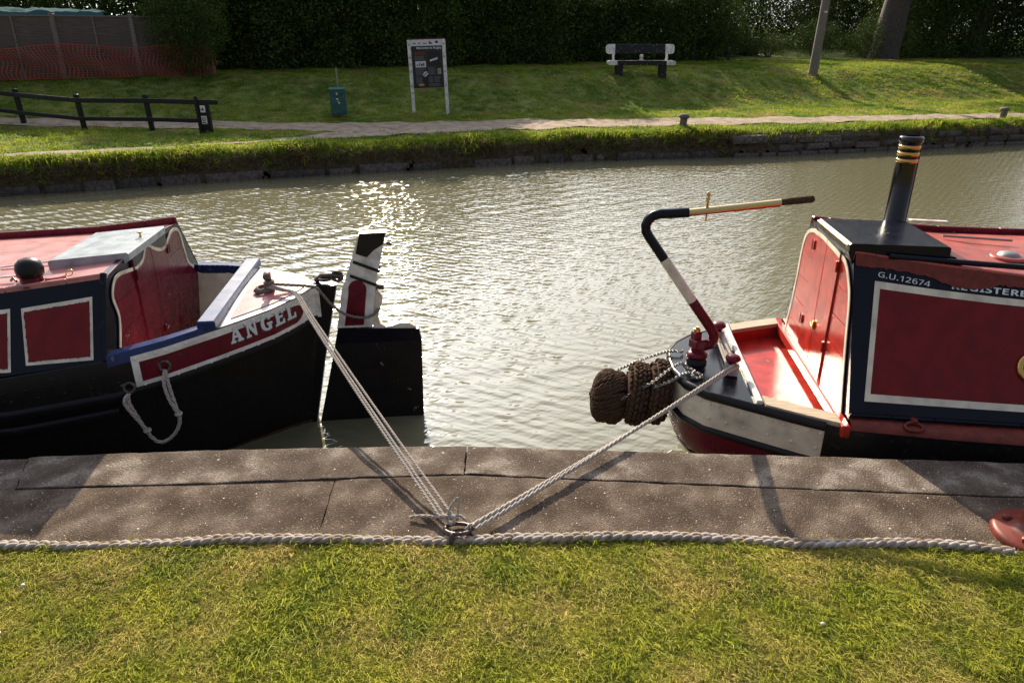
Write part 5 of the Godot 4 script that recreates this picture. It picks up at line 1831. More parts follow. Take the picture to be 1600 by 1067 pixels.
func wound(g: Geo, at: Transform3D, r: float, h: float, seed_: int) -> void:
	# a button wound with rope that runs from face to face
	var rr := RandomNumberGenerator.new()
	rr.seed = seed_
	var turns := 40
	for k in turns:
		var a := TAU * k / turns
		var p := PackedVector3Array()
		var tw := rr.randf_range(-0.1, 0.1)
		for i in 13:
			var w := i / 12.0 * 2.0 - 1.0
			var rad := r * pow(maxf(0.01, 1.0 - pow(absf(w), 3.4)), 0.5) * (1.0 + 0.03 * sin(w * 9.0 + k))
			var b := a + tw * w + 0.35 * w
			p.append(at * Vector3(cos(b) * rad, w * h * 0.5, sin(b) * rad))
		rope(g, p, r * 0.092, 3, 4.0, 5)
	g.ball(at.origin, Vector3(r * 0.9, h * 0.44, r * 0.9), 16, 8, at.basis)
	for e in [0.46, -0.46]:
		var q := PackedVector3Array()
		for i in 40:
			var a := TAU * i / 12.0
			q.append(at * Vector3(cos(a) * r * (0.15 + i * 0.011), h * e, sin(a) * r * (0.15 + i * 0.011)))
		rope(g, q, r * 0.08, 3, 4.0, 5)

func chain(g: Geo, pts: PackedVector3Array, size: float) -> void:
	var p := resample(pts, size * 1.35)
	for i in p.size() - 1:
		var d := (p[i + 1] - p[i]).normalized()
		var up := Vector3.UP if absf(d.y) < 0.9 else Vector3.RIGHT
		var s := d.cross(up).normalized()
		var u := s.cross(d)
		if i % 2 == 1:
			var q := s
			s = u
			u = -q
		g.torus(Transform3D(Basis(d, u, s), (p[i] + p[i + 1]) * 0.5), size * 0.58, size * 0.21, 10, 5, 1.5)

func build_fenders() -> void:
	var turn := Basis(Vector3.BACK, PI / 2)
	var spots := [[Vector3(-1.17, -0.240, 0.02), 0.155, 0.22, "wound", "brown rope button fender, outermost of the three behind the right boat"], [Vector3(-1.005, -0.205, 0.03), 0.190, 0.17, "knot", "brown knotted rope fender, middle of the three behind the right boat"], [Vector3(-0.885, -0.175, 0.05), 0.195, 0.15, "knot", "brown knotted rope fender, tight against the stern of the right boat"]]
	for i in 3:
		var q = spots[i]
		var t := thing("rope_fender", q[4], "fender", Vector3.ZERO, 0.0, "rope fenders behind the right boat")
		t.transform = motor_at * Transform3D(Basis(Vector3.BACK, -0.12) * turn, q[0])
		var g := Geo.new()
		if q[3] == "wound":
			wound(g, Transform3D(), q[1], q[2], 5)
		else:
			knotted(g, Transform3D(), q[1], q[2], 10 + i, 0.026)
		part("woven_cover", g, M.coir, t)
		g = Geo.new()
		g.tube(PackedVector3Array([Vector3(0, -q[2] * 0.5 - 0.02, 0), Vector3(0, q[2] * 0.5 + 0.02, 0)]), 0.012, 8)
		part("core_chain", g, M.iron, t)
	var lines := [["bright steel chain from the outermost rope fender to the deck, nearest the quay", [Vector3(-1.125, -0.20, 0.155), Vector3(-1.03, -0.125, 0.175), Vector3(-0.93, -0.045, 0.185), Vector3(-0.84, 0.03, 0.165), Vector3(-0.775, 0.055, 0.13), Vector3(-0.745, 0.03, 0.13), Vector3(-0.74, 0.022, 0.16)]],
		["steel chain on the far side of the rope fenders", [Vector3(-1.13, -0.11, -0.09), Vector3(-1.0, -0.04, -0.09), Vector3(-0.9, 0.005, -0.09), Vector3(-0.82, 0.03, -0.10), Vector3(-0.75, 0.03, -0.10), Vector3(-0.735, 0.022, -0.13)]],
		["short steel chain from the innermost fender heaped on the deck edge", [Vector3(-0.92, -0.075, 0.20), Vector3(-0.84, -0.02, 0.225), Vector3(-0.765, 0.03, 0.22), Vector3(-0.70, 0.03, 0.20), Vector3(-0.66, 0.022, 0.21), Vector3(-0.69, 0.022, 0.25), Vector3(-0.72, 0.03, 0.23), Vector3(-0.70, 0.03, 0.17), Vector3(-0.74, 0.03, 0.14)]]]
	for l in lines:
		var g := Geo.new()
		var p := PackedVector3Array()
		for v in l[1]:
			p.append(motor_at * v)
		chain(g, p, 0.0135)
		lone("fender_chain", g, M.steel_bright, l[0], "chain", "chains of the rope fenders")

# ---------------------------------------------------------------- things on the far bank
const BANK_TURN := 0.2942      # the bank runs away to the right

func put(s: float, t: float, up := 0.0) -> Vector3:
	return spot(s, t, up)

func build_far_things() -> void:
	build_rail_fence()
	build_panel_fence()
	build_sign()
	build_bin()
	build_bench()
	build_pole()
	for q in [[6.16, 0.42, 0.27, "grey weathered mooring post beside the towpath, below the bench", 0.06], [15.35, 0.28, 0.23, "short mooring post with a pale cap at the far right of the towpath", -0.02]]:
		var g := Geo.new()
		var b := thing("mooring_post", q[3], "mooring post", put(q[0], q[1], 0.05), 0.0, "mooring posts on the far bank")
		b.rotation.z = -q[4]
		var k: float = q[2] / 0.27
		g.lathe(Transform3D(), [Vector2(0.085, -0.1), Vector2(0.08, 0.18 * k), Vector2(0.088, 0.19 * k)], 16)
		part("shaft", g, M.timber_pole, b)
		g = Geo.new()
		g.lathe(Transform3D(), [Vector2(0.088, 0.19 * k), Vector2(0.115, 0.205 * k), Vector2(0.118, 0.24 * k), Vector2(0.10, 0.275 * k), Vector2(0.05, 0.292 * k), Vector2(0, 0.295 * k)], 16)
		part("cap", g, M.stones[2], b)

func build_rail_fence() -> void:
	var t := thing("rail_fence", "black post and rail fence ending beside the towpath", "fence")
	var posts := [[-9.7, 5.95], [-8.22, 5.36], [-6.75, 4.32], [-5.25, 3.62], [-4.03, 3.02]]
	var tops := []
	for i in posts.size():
		var base := put(posts[i][0], posts[i][1])
		var lean := Vector3(-0.035, 0, 0)
		var g := Geo.new()
		if i < 4:
			g.beam(base + Vector3(0, -0.15, 0), base + Vector3(0, 0.77, 0) + lean, 0.095, 0.095, Vector3.RIGHT, 0.012)
			part("post", g, M.black_paint, t)
		else:
			g.beam(base + Vector3(0, -0.15, 0), base + Vector3(0, 0.68, 0) + lean, 0.12, 0.19, Vector3.RIGHT, 0.012)
			part("end_board", g, M.black_paint, t)
			g = Geo.new()
			g.beam(base + Vector3(-0.14, -0.1, 0.06), base + Vector3(-0.16, 0.76, 0.06), 0.07, 0.07, Vector3.RIGHT, 0.01)
			part("post", g, M.black_paint, t)
		tops.append(base)
	for i in 4:
		for h in [0.64, 0.25]:
			var g := Geo.new()
			var d: Vector3 = (tops[i + 1] - tops[i]).normalized()
			var over := 0.32 if (i == 3 and h > 0.5) else (0.0 if i < 3 else -0.05)
			g.beam(tops[i] + Vector3(0, h, 0.06) - d * 0.02, tops[i + 1] + Vector3(0, h, 0.06) + d * over, 0.05, 0.10 if h > 0.5 else 0.085, Vector3.UP, 0.008)
			part("rail", g, M.black_paint, t)
	# notices on the end board
	var e: Vector3 = tops[4]
	for q in [[0.50, 0.11, 0.145, "white notice with a dark figure, upper one on the fence end", 0], [0.27, 0.12, 0.17, "white notice with a round symbol, lower one on the fence end", 1]]:
		var nt := thing("notice", q[3], "notice", e + Vector3(-0.035, q[0], 0.075), 0.0, "notices on the fence end")
		var g := Geo.new()
		g.bx(Vector3.ZERO, Vector3(q[1], q[2], 0.004), 0.001)
		part("sheet", g, M.white_paint, nt)
		g = Geo.new()
		if q[4] == 0:
			g.plate(Transform3D(Basis(), Vector3(0, 0.0, 0.005)), PackedVector2Array([Vector2(-0.03, -0.03), Vector2(0.03, -0.03), Vector2(0.012, 0.005), Vector2(0.0, 0.04), Vector2(-0.012, 0.005)]), 0.001)
		else:
			g.torus(Transform3D(Basis(Vector3.RIGHT, PI / 2), Vector3(0, 0.02, 0.004)), 0.036, 0.006, 20, 5)
			g.beam(Vector3(-0.02, 0.045, 0.005), Vector3(0.022, -0.006, 0.005), 0.003, 0.01)
		part("symbol", g, M.black_paint, nt)
		if q[4] == 1:
			g = Geo.new()
			g.bx(Vector3(0, -0.058, 0.004), Vector3(0.09, 0.022, 0.003), 0.001)
			part("red_strip", g, M.red_bright, nt)

func build_panel_fence() -> void:
	# lapped panels along a line that climbs away to the right
	var a := put(-11.5, 7.9)
	var b := put(-5.0, 8.65)
	var d := b - a
	d.y = 0
	var l := d.length()
	d = d / l
	var out := Vector3(-d.z, 0, d.x)
	if out.z < 0:
		out = -out
	var t := thing("panel_fence", "weathered grey brown lapped timber fence at the top left", "fence")
	var wide := 1.83
	var m := int(l / wide) + 1
	for i in m + 1:
		var base := a + d * wide * i
		var g := Geo.new()
		g.beam(base + Vector3(0, -0.2, 0), base + Vector3(0, 1.64, 0), 0.11, 0.12, Vector3.RIGHT, 0.01)
		part("post", g, M.timber_pole, t)
		if i == m:
			break
		for k in 11:
			g = Geo.new()
			var y := 0.06 + k * 0.137
			var lean := Basis(d, 0.10)
			g.box(Transform3D(lean * Basis(d, Vector3.UP, out), base + d * wide * 0.5 + Vector3.UP * (y + 0.07) + out * 0.015), Vector3(wide - 0.1, 0.15, 0.014), 0.003)
			part("slat", g, M.timber_grey, t)
		g = Geo.new()
		g.beam(base + d * wide * 0.5 + Vector3(0, 0.05, 0) + out * 0.035, base + d * wide * 0.5 + Vector3(0, 1.56, 0) + out * 0.035, 0.03, 0.04, Vector3.RIGHT, 0.004)
		part("batten", g, M.timber_pole, t)
		g = Geo.new()
		g.beam(base + Vector3(0, 1.58, 0) + out * 0.01, base + d * wide + Vector3(0, 1.58, 0) + out * 0.01, 0.07, 0.03, Vector3.UP, 0.004)
		part("capping", g, M.timber_pole, t)
	# orange barrier mesh hung in front
	var g := Geo.new()
	var nt := thing("safety_netting", "orange plastic safety netting sagging in front of the timber fence", "netting")
	var rr := RandomNumberGenerator.new()
	rr.seed = 12
	var cols := 240
	var pts := []
	for i in cols + 1:
		var w := float(i) / cols
		var base := a + d * (l + 0.9) * w + out * 0.28
		base.y = base.y
		var col := PackedVector3Array()
		var top := 0.72 + 0.05 * sin(w * 15.0) - 0.14 * pow(w, 4.0) + 0.12 * w
		for k in 14:
			var y := 0.04 + k / 13.0 * top
			col.append(Vector3(base.x, lerpf(a.y, b.y, w) + y, base.z) + out * (0.05 * sin(w * 40.0 + k * 0.4) + 0.02 * sin(w * 95.0)) + d * (0.07 * sin(k * 0.5 + w * 11.0) - 0.012 * k))
		pts.append(col)
	for i in cols + 1:
		if i % 3 == 0:
			g.tube(pts[i], 0.011, 4, false, false)
	part("upright_bands", g, M.orange, nt)
	g = Geo.new()
	for k in 14:
		var row := PackedVector3Array()
		for i in cols + 1:
			row.append(pts[i][k])
		g.tube(row, 0.009 if k in [0, 13] else 0.004, 4, false, false)
	part("cross_bands", g, M.orange, nt)
	# tarpaulin over a low stack behind the fence
	var rows := []
	var tn := FastNoiseLite.new()
	tn.seed = 21
	tn.frequency = 0.9
	tn.fractal_octaves = 3
	for i in 90:
		var w := i / 89.0
		var row := PackedVector3Array()
		for k in 14:
			var v := k / 13.0
			var p := a + d * (0.2 + w * (l - 1.9)) - out * (0.08 + v * 1.7)
			p.y = lerpf(a.y, b.y, w) + 1.60 + 0.17 * sin(v * PI * 0.62 + 0.1) * (1.0 - 0.75 * pow(w, 3.0)) * (1.0 - pow(1.0 - w, 8.0)) + 0.07 * tn.get_noise_2d(w * 11.0, v * 3.0) + (-0.35 if k == 0 else 0.0)
			row.append(p)
		rows.append(row)
	var tp := lone("tarpaulin", sheet(rows), M.tarp, "crumpled blue green tarpaulin showing above the timber fence", "tarpaulin")
	tp.name = "tarpaulin"
	g = Geo.new()
	g.box(Transform3D(Basis(d, Vector3.UP, out), a + d * l * 0.42 - out * 0.95 + Vector3.UP * 0.75), Vector3(l * 0.75, 1.5, 1.4), 0.03)
	lone("timber_stack", g, M.timber_grey, "dark stack under the tarpaulin behind the timber fence", "stack")

func board_print() -> ImageTexture:
	var W := 256
	var H := 372
	var im := Image.create(W, H, false, Image.FORMAT_RGB8)
	im.fill(Color(0.085, 0.09, 0.10))
	var pale := Color(0.80, 0.80, 0.80)
	var grey := Color(0.46, 0.47, 0.48)
	im.fill_rect(Rect2i(0, 0, W, 46), Color(0.82, 0.83, 0.84))
	for q in [[16, 22, 26, 10, Color(0.35, 0.5, 0.3)], [58, 20, 22, 14, Color(0.55, 0.55, 0.55)], [98, 24, 34, 9, Color(0.45, 0.45, 0.45)], [150, 12, 12, 22, Color(0.1, 0.12, 0.12)], [164, 22, 12, 12, Color(0.2, 0.15, 0.12)], [202, 10, 24, 18, Color(0.12, 0.12, 0.35)]]:
		im.fill_rect(Rect2i(q[0], q[1], q[2], q[3]), q[4])
	im.fill_rect(Rect2i(22, 90, 92, 28), Color(0.38, 0.15, 0.05))
	im.fill_rect(Rect2i(26, 162, 88, 48), pale)
	for q in [[38, 186, 10, 14], [58, 176, 8, 24], [72, 182, 14, 18], [90, 178, 10, 22]]:
		im.fill_rect(Rect2i(q[0], q[1], q[2], q[3]), Color(0.12, 0.12, 0.12))
	im.fill_rect(Rect2i(124, 82, 118, 122), Color(0.06, 0.07, 0.08))
	for x in range(124, 242):
		im.set_pixel(x, 82, grey)
		im.set_pixel(x, 203, grey)
	for y in range(82, 204):
		im.set_pixel(124, y, grey)
		im.set_pixel(241, y, grey)
	for i in 66:
		for k in 16:
			im.set_pixel(148 + i, 160 - int(i * 0.27) + k - 8, pale)
	for i in 90:
		im.set_pixel(132 + i, 196 - int(i * 0.9), Color(0.3, 0.36, 0.34))
		im.set_pixel(150 + i, 110 + int(i * 0.7), Color(0.3, 0.36, 0.34))
	var rr := RandomNumberGenerator.new()
	rr.seed = 3
	for blk in [[22, 124, 94, 36], [22, 216, 94, 60], [22, 284, 64, 56], [128, 212, 74, 60], [128, 282, 44, 50], [176, 282, 56, 50], [128, 338, 112, 28]]:
		var y: int = blk[1]
		while y < blk[1] + blk[3] - 3:
			im.fill_rect(Rect2i(blk[0], y, int(blk[2] * rr.randf_range(0.7, 1.0)), 2), grey)
			y += 5
	for y in range(-26, 27):
		for x in range(-26, 27):
			var u := (x * 0.75 + y * -0.66) / 25.0
			var v := (x * 0.66 + y * 0.75) / 16.0
			if u * u + v * v < 1.0:
				im.set_pixel(104 + x, 262 + y, Color(0.85, 0.85, 0.85) if absf(v) > 0.35 else Color(0.45, 0.45, 0.47))
			if (x / 26.0) * (x / 26.0) + (y / 15.0) * (y / 15.0) < 1.0:
				im.set_pixel(56 + x + 8, 350 + int(y * 0.8) - 4, Color(0.62, 0.45, 0.28) if absf(y) > 3 else Color(0.75, 0.65, 0.5))
	im.fill_rect(Rect2i(208, 220, 30, 46), Color(0.62, 0.62, 0.52))
	im.fill_rect(Rect2i(212, 224, 22, 36), Color(0.5, 0.52, 0.42))
	return ImageTexture.create_from_image(im)

func build_sign() -> void:
	var base := put(1.33, 5.19)
	var t := thing("information_board", "tall black information board with white posts and a welcome heading", "information board", base, 0.12)
	t.rotation.z = 0.028
	var W := 0.80
	for s in [-1.0, 1.0]:
		var g := Geo.new()
		g.bx(Vector3(s * 0.445, 0.90 - 0.06, 0), Vector3(0.085, 1.98, 0.085), 0.008)
		var p := part("post", g, M.white_paint, t)
		for y in [0.72, 1.06, 1.42, 1.72]:
			g = Geo.new()
			g.lathe(Transform3D(Basis(Vector3.RIGHT, PI / 2), Vector3(s * 0.445, y, 0.0425)), [Vector2(0.016, 0), Vector2(0.015, 0.006), Vector2(0, 0.009)], 10)
			part("bolt", g, M.black_paint, p)
	var g := Geo.new()
	var h := 1.18
	var y0 := 0.655
	g.bx(Vector3(0, y0 + h * 0.5, 0.0), Vector3(W, h, 0.03), 0.003)
	part("backing", g, M.white_paint, t)
	g = Geo.new()
	var x := W * 0.5 - 0.006
	var z := 0.018
	g.v = PackedVector3Array([Vector3(-x, y0 + 0.005, z), Vector3(-x, y0 + h - 0.01, z), Vector3(x, y0 + h - 0.01, z), Vector3(-x, y0 + 0.005, z), Vector3(x, y0 + h - 0.01, z), Vector3(x, y0 + 0.005, z)])
	g.n = PackedVector3Array()
	for i in 6:
		g.n.append(Vector3(0, 0, 1))
	g.uv = PackedVector2Array([Vector2(0, 1), Vector2(0, 0), Vector2(1, 0), Vector2(0, 1), Vector2(1, 0), Vector2(1, 1)])
	var pm := StandardMaterial3D.new()
	pm.albedo_texture = board_print()
	pm.roughness = 0.4
	part("printed_panel", g, pm, t)
	lettering("heading", "Welcome to Rugby", 0.052, M.letter_white, t, Transform3D(Basis(), Vector3(-0.265, y0 + h * 0.79, 0.0195)), true)
	g = Geo.new()
	g.bx(Vector3(0, y0 + h + 0.012, 0), Vector3(W + 0.16, 0.022, 0.05), 0.004)
	part("top_rail", g, M.red_dull, t)

func build_bin() -> void:
	var base := put(-1.05, 5.1)
	var t := thing("litter_bin", "dark green metal bin box on a thin grey post beside the towpath", "bin", base, 0.2)
	t.rotation.z = 0.02
	var g := Geo.new()
	g.bx(Vector3(0, 0.38, 0), Vector3(0.40, 0.60, 0.30), 0.02)
	var body := part("box", g, M.green_metal, t)
	g = Geo.new()
	g.box(Transform3D(Basis(Vector3.RIGHT, 0.12), Vector3(0, 0.695, 0)), Vector3(0.42, 0.03, 0.33), 0.008)
	part("lid", g, M.green_metal, t)
	g = Geo.new()
	for q in [[-0.02, 0.58, 0.03, 0.05], [-0.02, 0.46, 0.055, 0.03], [0.0, 0.40, 0.02, 0.035], [0.02, 0.36, 0.05, 0.025]]:
		g.bx(Vector3(q[0], q[1], 0.1515), Vector3(q[2], q[3], 0.002), 0.0005)
	part("white_marks", g, M.white_paint, body)
	g = Geo.new()
	g.bx(Vector3(0.10, 0.56, 0.151), Vector3(0.014, 0.10, 0.008), 0.002)
	part("handle", g, M.black_paint, body)
	g = Geo.new()
	g.bx(Vector3(0.02, 0.55, -0.17), Vector3(0.035, 1.25, 0.035), 0.004)
	part("post", g, M.steel, t)

func build_bench() -> void:
	var a := put(7.96, 7.85)
	var b := put(9.37, 7.67)
	var mid := (a + b) * 0.5
	var t := thing("bench", "dark wooden bench with white painted plank ends on the grass bank", "bench", mid, 0.03)
	for s in [-1.0, 1.0]:
		var g := Geo.new()
		g.bx(Vector3(s * 0.70, 0.12, 0.0), Vector3(0.22, 0.50, 0.34), 0.02)
		part("leg", g, M.bench_dark, t)
		g = Geo.new()
		g.box(Transform3D(Basis(Vector3.RIGHT, -0.14), Vector3(s * 0.86, 0.62, -0.24)), Vector3(0.07, 0.62, 0.07), 0.008)
		part("back_support", g, M.white_paint, t)
	for q in [["seat_plank", 0.39, -0.02, 0.13, 0.42, 0.0, 2.15], ["back_plank", 0.79, -0.27, 0.29, 0.06, -0.14, 2.2]]:
		var g := Geo.new()
		var L: float = q[6] * 0.5
		var basis := Basis(Vector3.RIGHT, q[5])
		g.box(Transform3D(basis, Vector3(0, q[1], q[2])), Vector3(L * 2 - 0.58, q[3], q[4]), 0.012)
		var pl := part(q[0], g, M.bench_dark, t)
		for s in [-1.0, 1.0]:
			g = Geo.new()
			var poly := PackedVector2Array()
			var hh: float = q[3] * 0.5
			var r: float = minf(hh * 0.75, 0.09)
			var x0 := L - 0.29
			poly.append(Vector2(x0 * s, -hh))
			for k in 6:
				var an := -PI / 2 + PI / 2 * k / 5.0
				poly.append(Vector2((L - r + cos(an) * r) * s, -hh + r + sin(an) * r))
			for k in 6:
				var an := PI / 2 * k / 5.0
				poly.append(Vector2((L - r + cos(an) * r) * s, hh - r + sin(an) * r))
			poly.append(Vector2(x0 * s, hh))
			g.plate(Transform3D(basis, Vector3(0, q[1], q[2])) * Transform3D(Basis(), Vector3(0, 0, q[4] * 0.5)), poly, q[4])
			part("white_end", g, M.white_paint, pl)
	var g := Geo.new()
	g.lathe(Transform3D(Basis(), mid + Vector3(0.0, 0.455, 0.02)), [Vector2(0.07, 0), Vector2(0.075, 0.03), Vector2(0.045, 0.06), Vector2(0.06, 0.10), Vector2(0.07, 0.13), Vector2(0.05, 0.17), Vector2(0.02, 0.185), Vector2(0, 0.187)], 14)
	lone("ornament", g, M.cream, "small pale rounded object standing on the bench seat", "ornament")

func build_pole() -> void:
	var base := put(15.12, 7.62, -0.2)
	var t := thing("telegraph_pole", "tall weathered wooden pole leaning slightly on the grass bank", "pole", base)
	var g := Geo.new()
	g.tube(PackedVector3Array([Vector3.ZERO, Vector3(0.06, 2.0, 0), Vector3(0.25, 8.5, 0)]), [0.155, 0.135, 0.11], 16)
	part("shaft", g, M.timber_pole, t)
	g = Geo.new()
	g.bx(Vector3(0.075, 2.15, 0.138), Vector3(0.10, 0.05, 0.012), 0.002)
	part("tag_plate", g, M.white_paint, t)

# ---------------------------------------------------------------- grass and leaves
const LEAF_DEEP := Color(0.032, 0.060, 0.014)
const LEAF_FRESH := Color(0.115, 0.17, 0.034)
func coloured(v: PackedVector3Array, n: PackedVector3Array, c: PackedColorArray, m: Material) -> ArrayMesh:
	var arr := []
	arr.resize(Mesh.ARRAY_MAX)
	arr[Mesh.ARRAY_VERTEX] = v
	arr[Mesh.ARRAY_NORMAL] = n
	arr[Mesh.ARRAY_COLOR] = c
	var o := ArrayMesh.new()
	o.add_surface_from_arrays(Mesh.PRIMITIVE_TRIANGLES, arr)
	o.surface_set_material(0, m)
	return o

func tuft(blades: int, spread: float, tall: float, wide: float, flop: float, seed_: int, dry := 0.25) -> ArrayMesh:
	var r := RandomNumberGenerator.new()
	r.seed = seed_
	var v := PackedVector3Array()
	var n := PackedVector3Array()
	var c := PackedColorArray()
	for b in blades:
		var a := r.randf() * TAU
		var base := Vector3(r.randf_range(-spread, spread), -0.004, r.randf_range(-spread, spread))
		var dir := Vector3(cos(a), 0, sin(a))
		var h := tall * r.randf_range(0.5, 1.15)
		var f := flop * r.randf_range(0.3, 1.4)
		var side := Vector3(-dir.z, 0, dir.x) * wide * r.randf_range(0.6, 1.3)
		var mid := base + Vector3.UP * h * 0.62 + dir * h * f * 0.35
		var tip := base + Vector3.UP * h * (1.0 - 0.35 * minf(f, 1.6)) + dir * h * f
		var col := Color(1, 1, 1) * r.randf_range(0.7, 1.15)
		if r.randf() < dry:
			col = Color(1.75, 1.25, 1.7) * r.randf_range(0.7, 1.15)
		col.a = 1.0
		var p := [base - side, base + side, mid + side * 0.8, mid - side * 0.8, tip]
		var m1: Vector3 = (p[2] - p[0]).cross(p[1] - p[0]).normalized()
		if m1.y < 0:
			m1 = -m1
		for tr in [[0, 1, 2], [0, 2, 3], [3, 2, 4]]:
			var t3 := [p[tr[0]], p[tr[1]], p[tr[2]]]
			if (t3[1] - t3[0]).cross(t3[2] - t3[0]).dot(m1) > 0:
				t3 = [t3[0], t3[2], t3[1]]
			for q in t3:
				v.append(q)
				n.append(m1)
				c.append(col)
	return coloured(v, n, c, M.blade)

func leaf_clump(leaves: int, radius: float, size: float, seed_: int, slender := 0.5) -> ArrayMesh:
	var r := RandomNumberGenerator.new()
	r.seed = seed_
	var v := PackedVector3Array()
	var n := PackedVector3Array()
	var c := PackedColorArray()
	for b in leaves:
		var o := Vector3(r.randfn(), r.randfn() * 0.8, r.randfn()) * radius * 0.55
		var d := (Vector3(r.randfn(), r.randfn() - 0.3, r.randfn()) + o.normalized() * 0.6).normalized()
		var up := (Vector3(r.randfn() * 0.7, 1.0, r.randfn() * 0.7)).normalized()
		var s := d.cross(up).normalized()
		var m := s.cross(d).normalized()
		var l := size * r.randf_range(0.6, 1.25)
		var w := l * slender * 0.5
		var p0 := o
		var p1 := o + d * l * 0.5 + s * w + m * l * 0.06
		var p2 := o + d * l - m * l * 0.08
		var p3 := o + d * l * 0.5 - s * w + m * l * 0.06
		var col := Color(1, 1, 1) * r.randf_range(0.65, 1.3)
		col.a = 1.0
		for t3 in [[p0, p1, p2], [p0, p2, p3]]:
			var q: Array = t3
			if (q[1] - q[0]).cross(q[2] - q[0]).dot(m) > 0:
				q = [q[0], q[2], q[1]]
			for k in q:
				v.append(k)
				n.append(m)
				c.append(col)
	return coloured(v, n, c, M.leaf)

func scatter(called: String, mesh: Mesh, places: Array, colours: PackedColorArray, parent: Node) -> MultiMeshInstance3D:
	var mm := MultiMesh.new()
	mm.transform_format = MultiMesh.TRANSFORM_3D
	mm.use_colors = true
	mm.mesh = mesh
	mm.instance_count = places.size()
	for i in places.size():
		mm.set_instance_transform(i, places[i])
		mm.set_instance_color(i, colours[i])
	var o := MultiMeshInstance3D.new()
	o.name = called
	o.multimesh = mm
	parent.add_child(o, true)
	return o

func turned(r: RandomNumberGenerator, at: Vector3, k: float, tilt := 0.15) -> Transform3D:
	return Transform3D(Basis(Vector3.UP, r.randf() * TAU) * Basis(Vector3.RIGHT, r.randf_range(-tilt, tilt)) * Basis.from_scale(Vector3.ONE * k), at)

func lin(a: Color, b: Color, w: float) -> Color:
	return a.lerp(b, clampf(w, 0, 1))

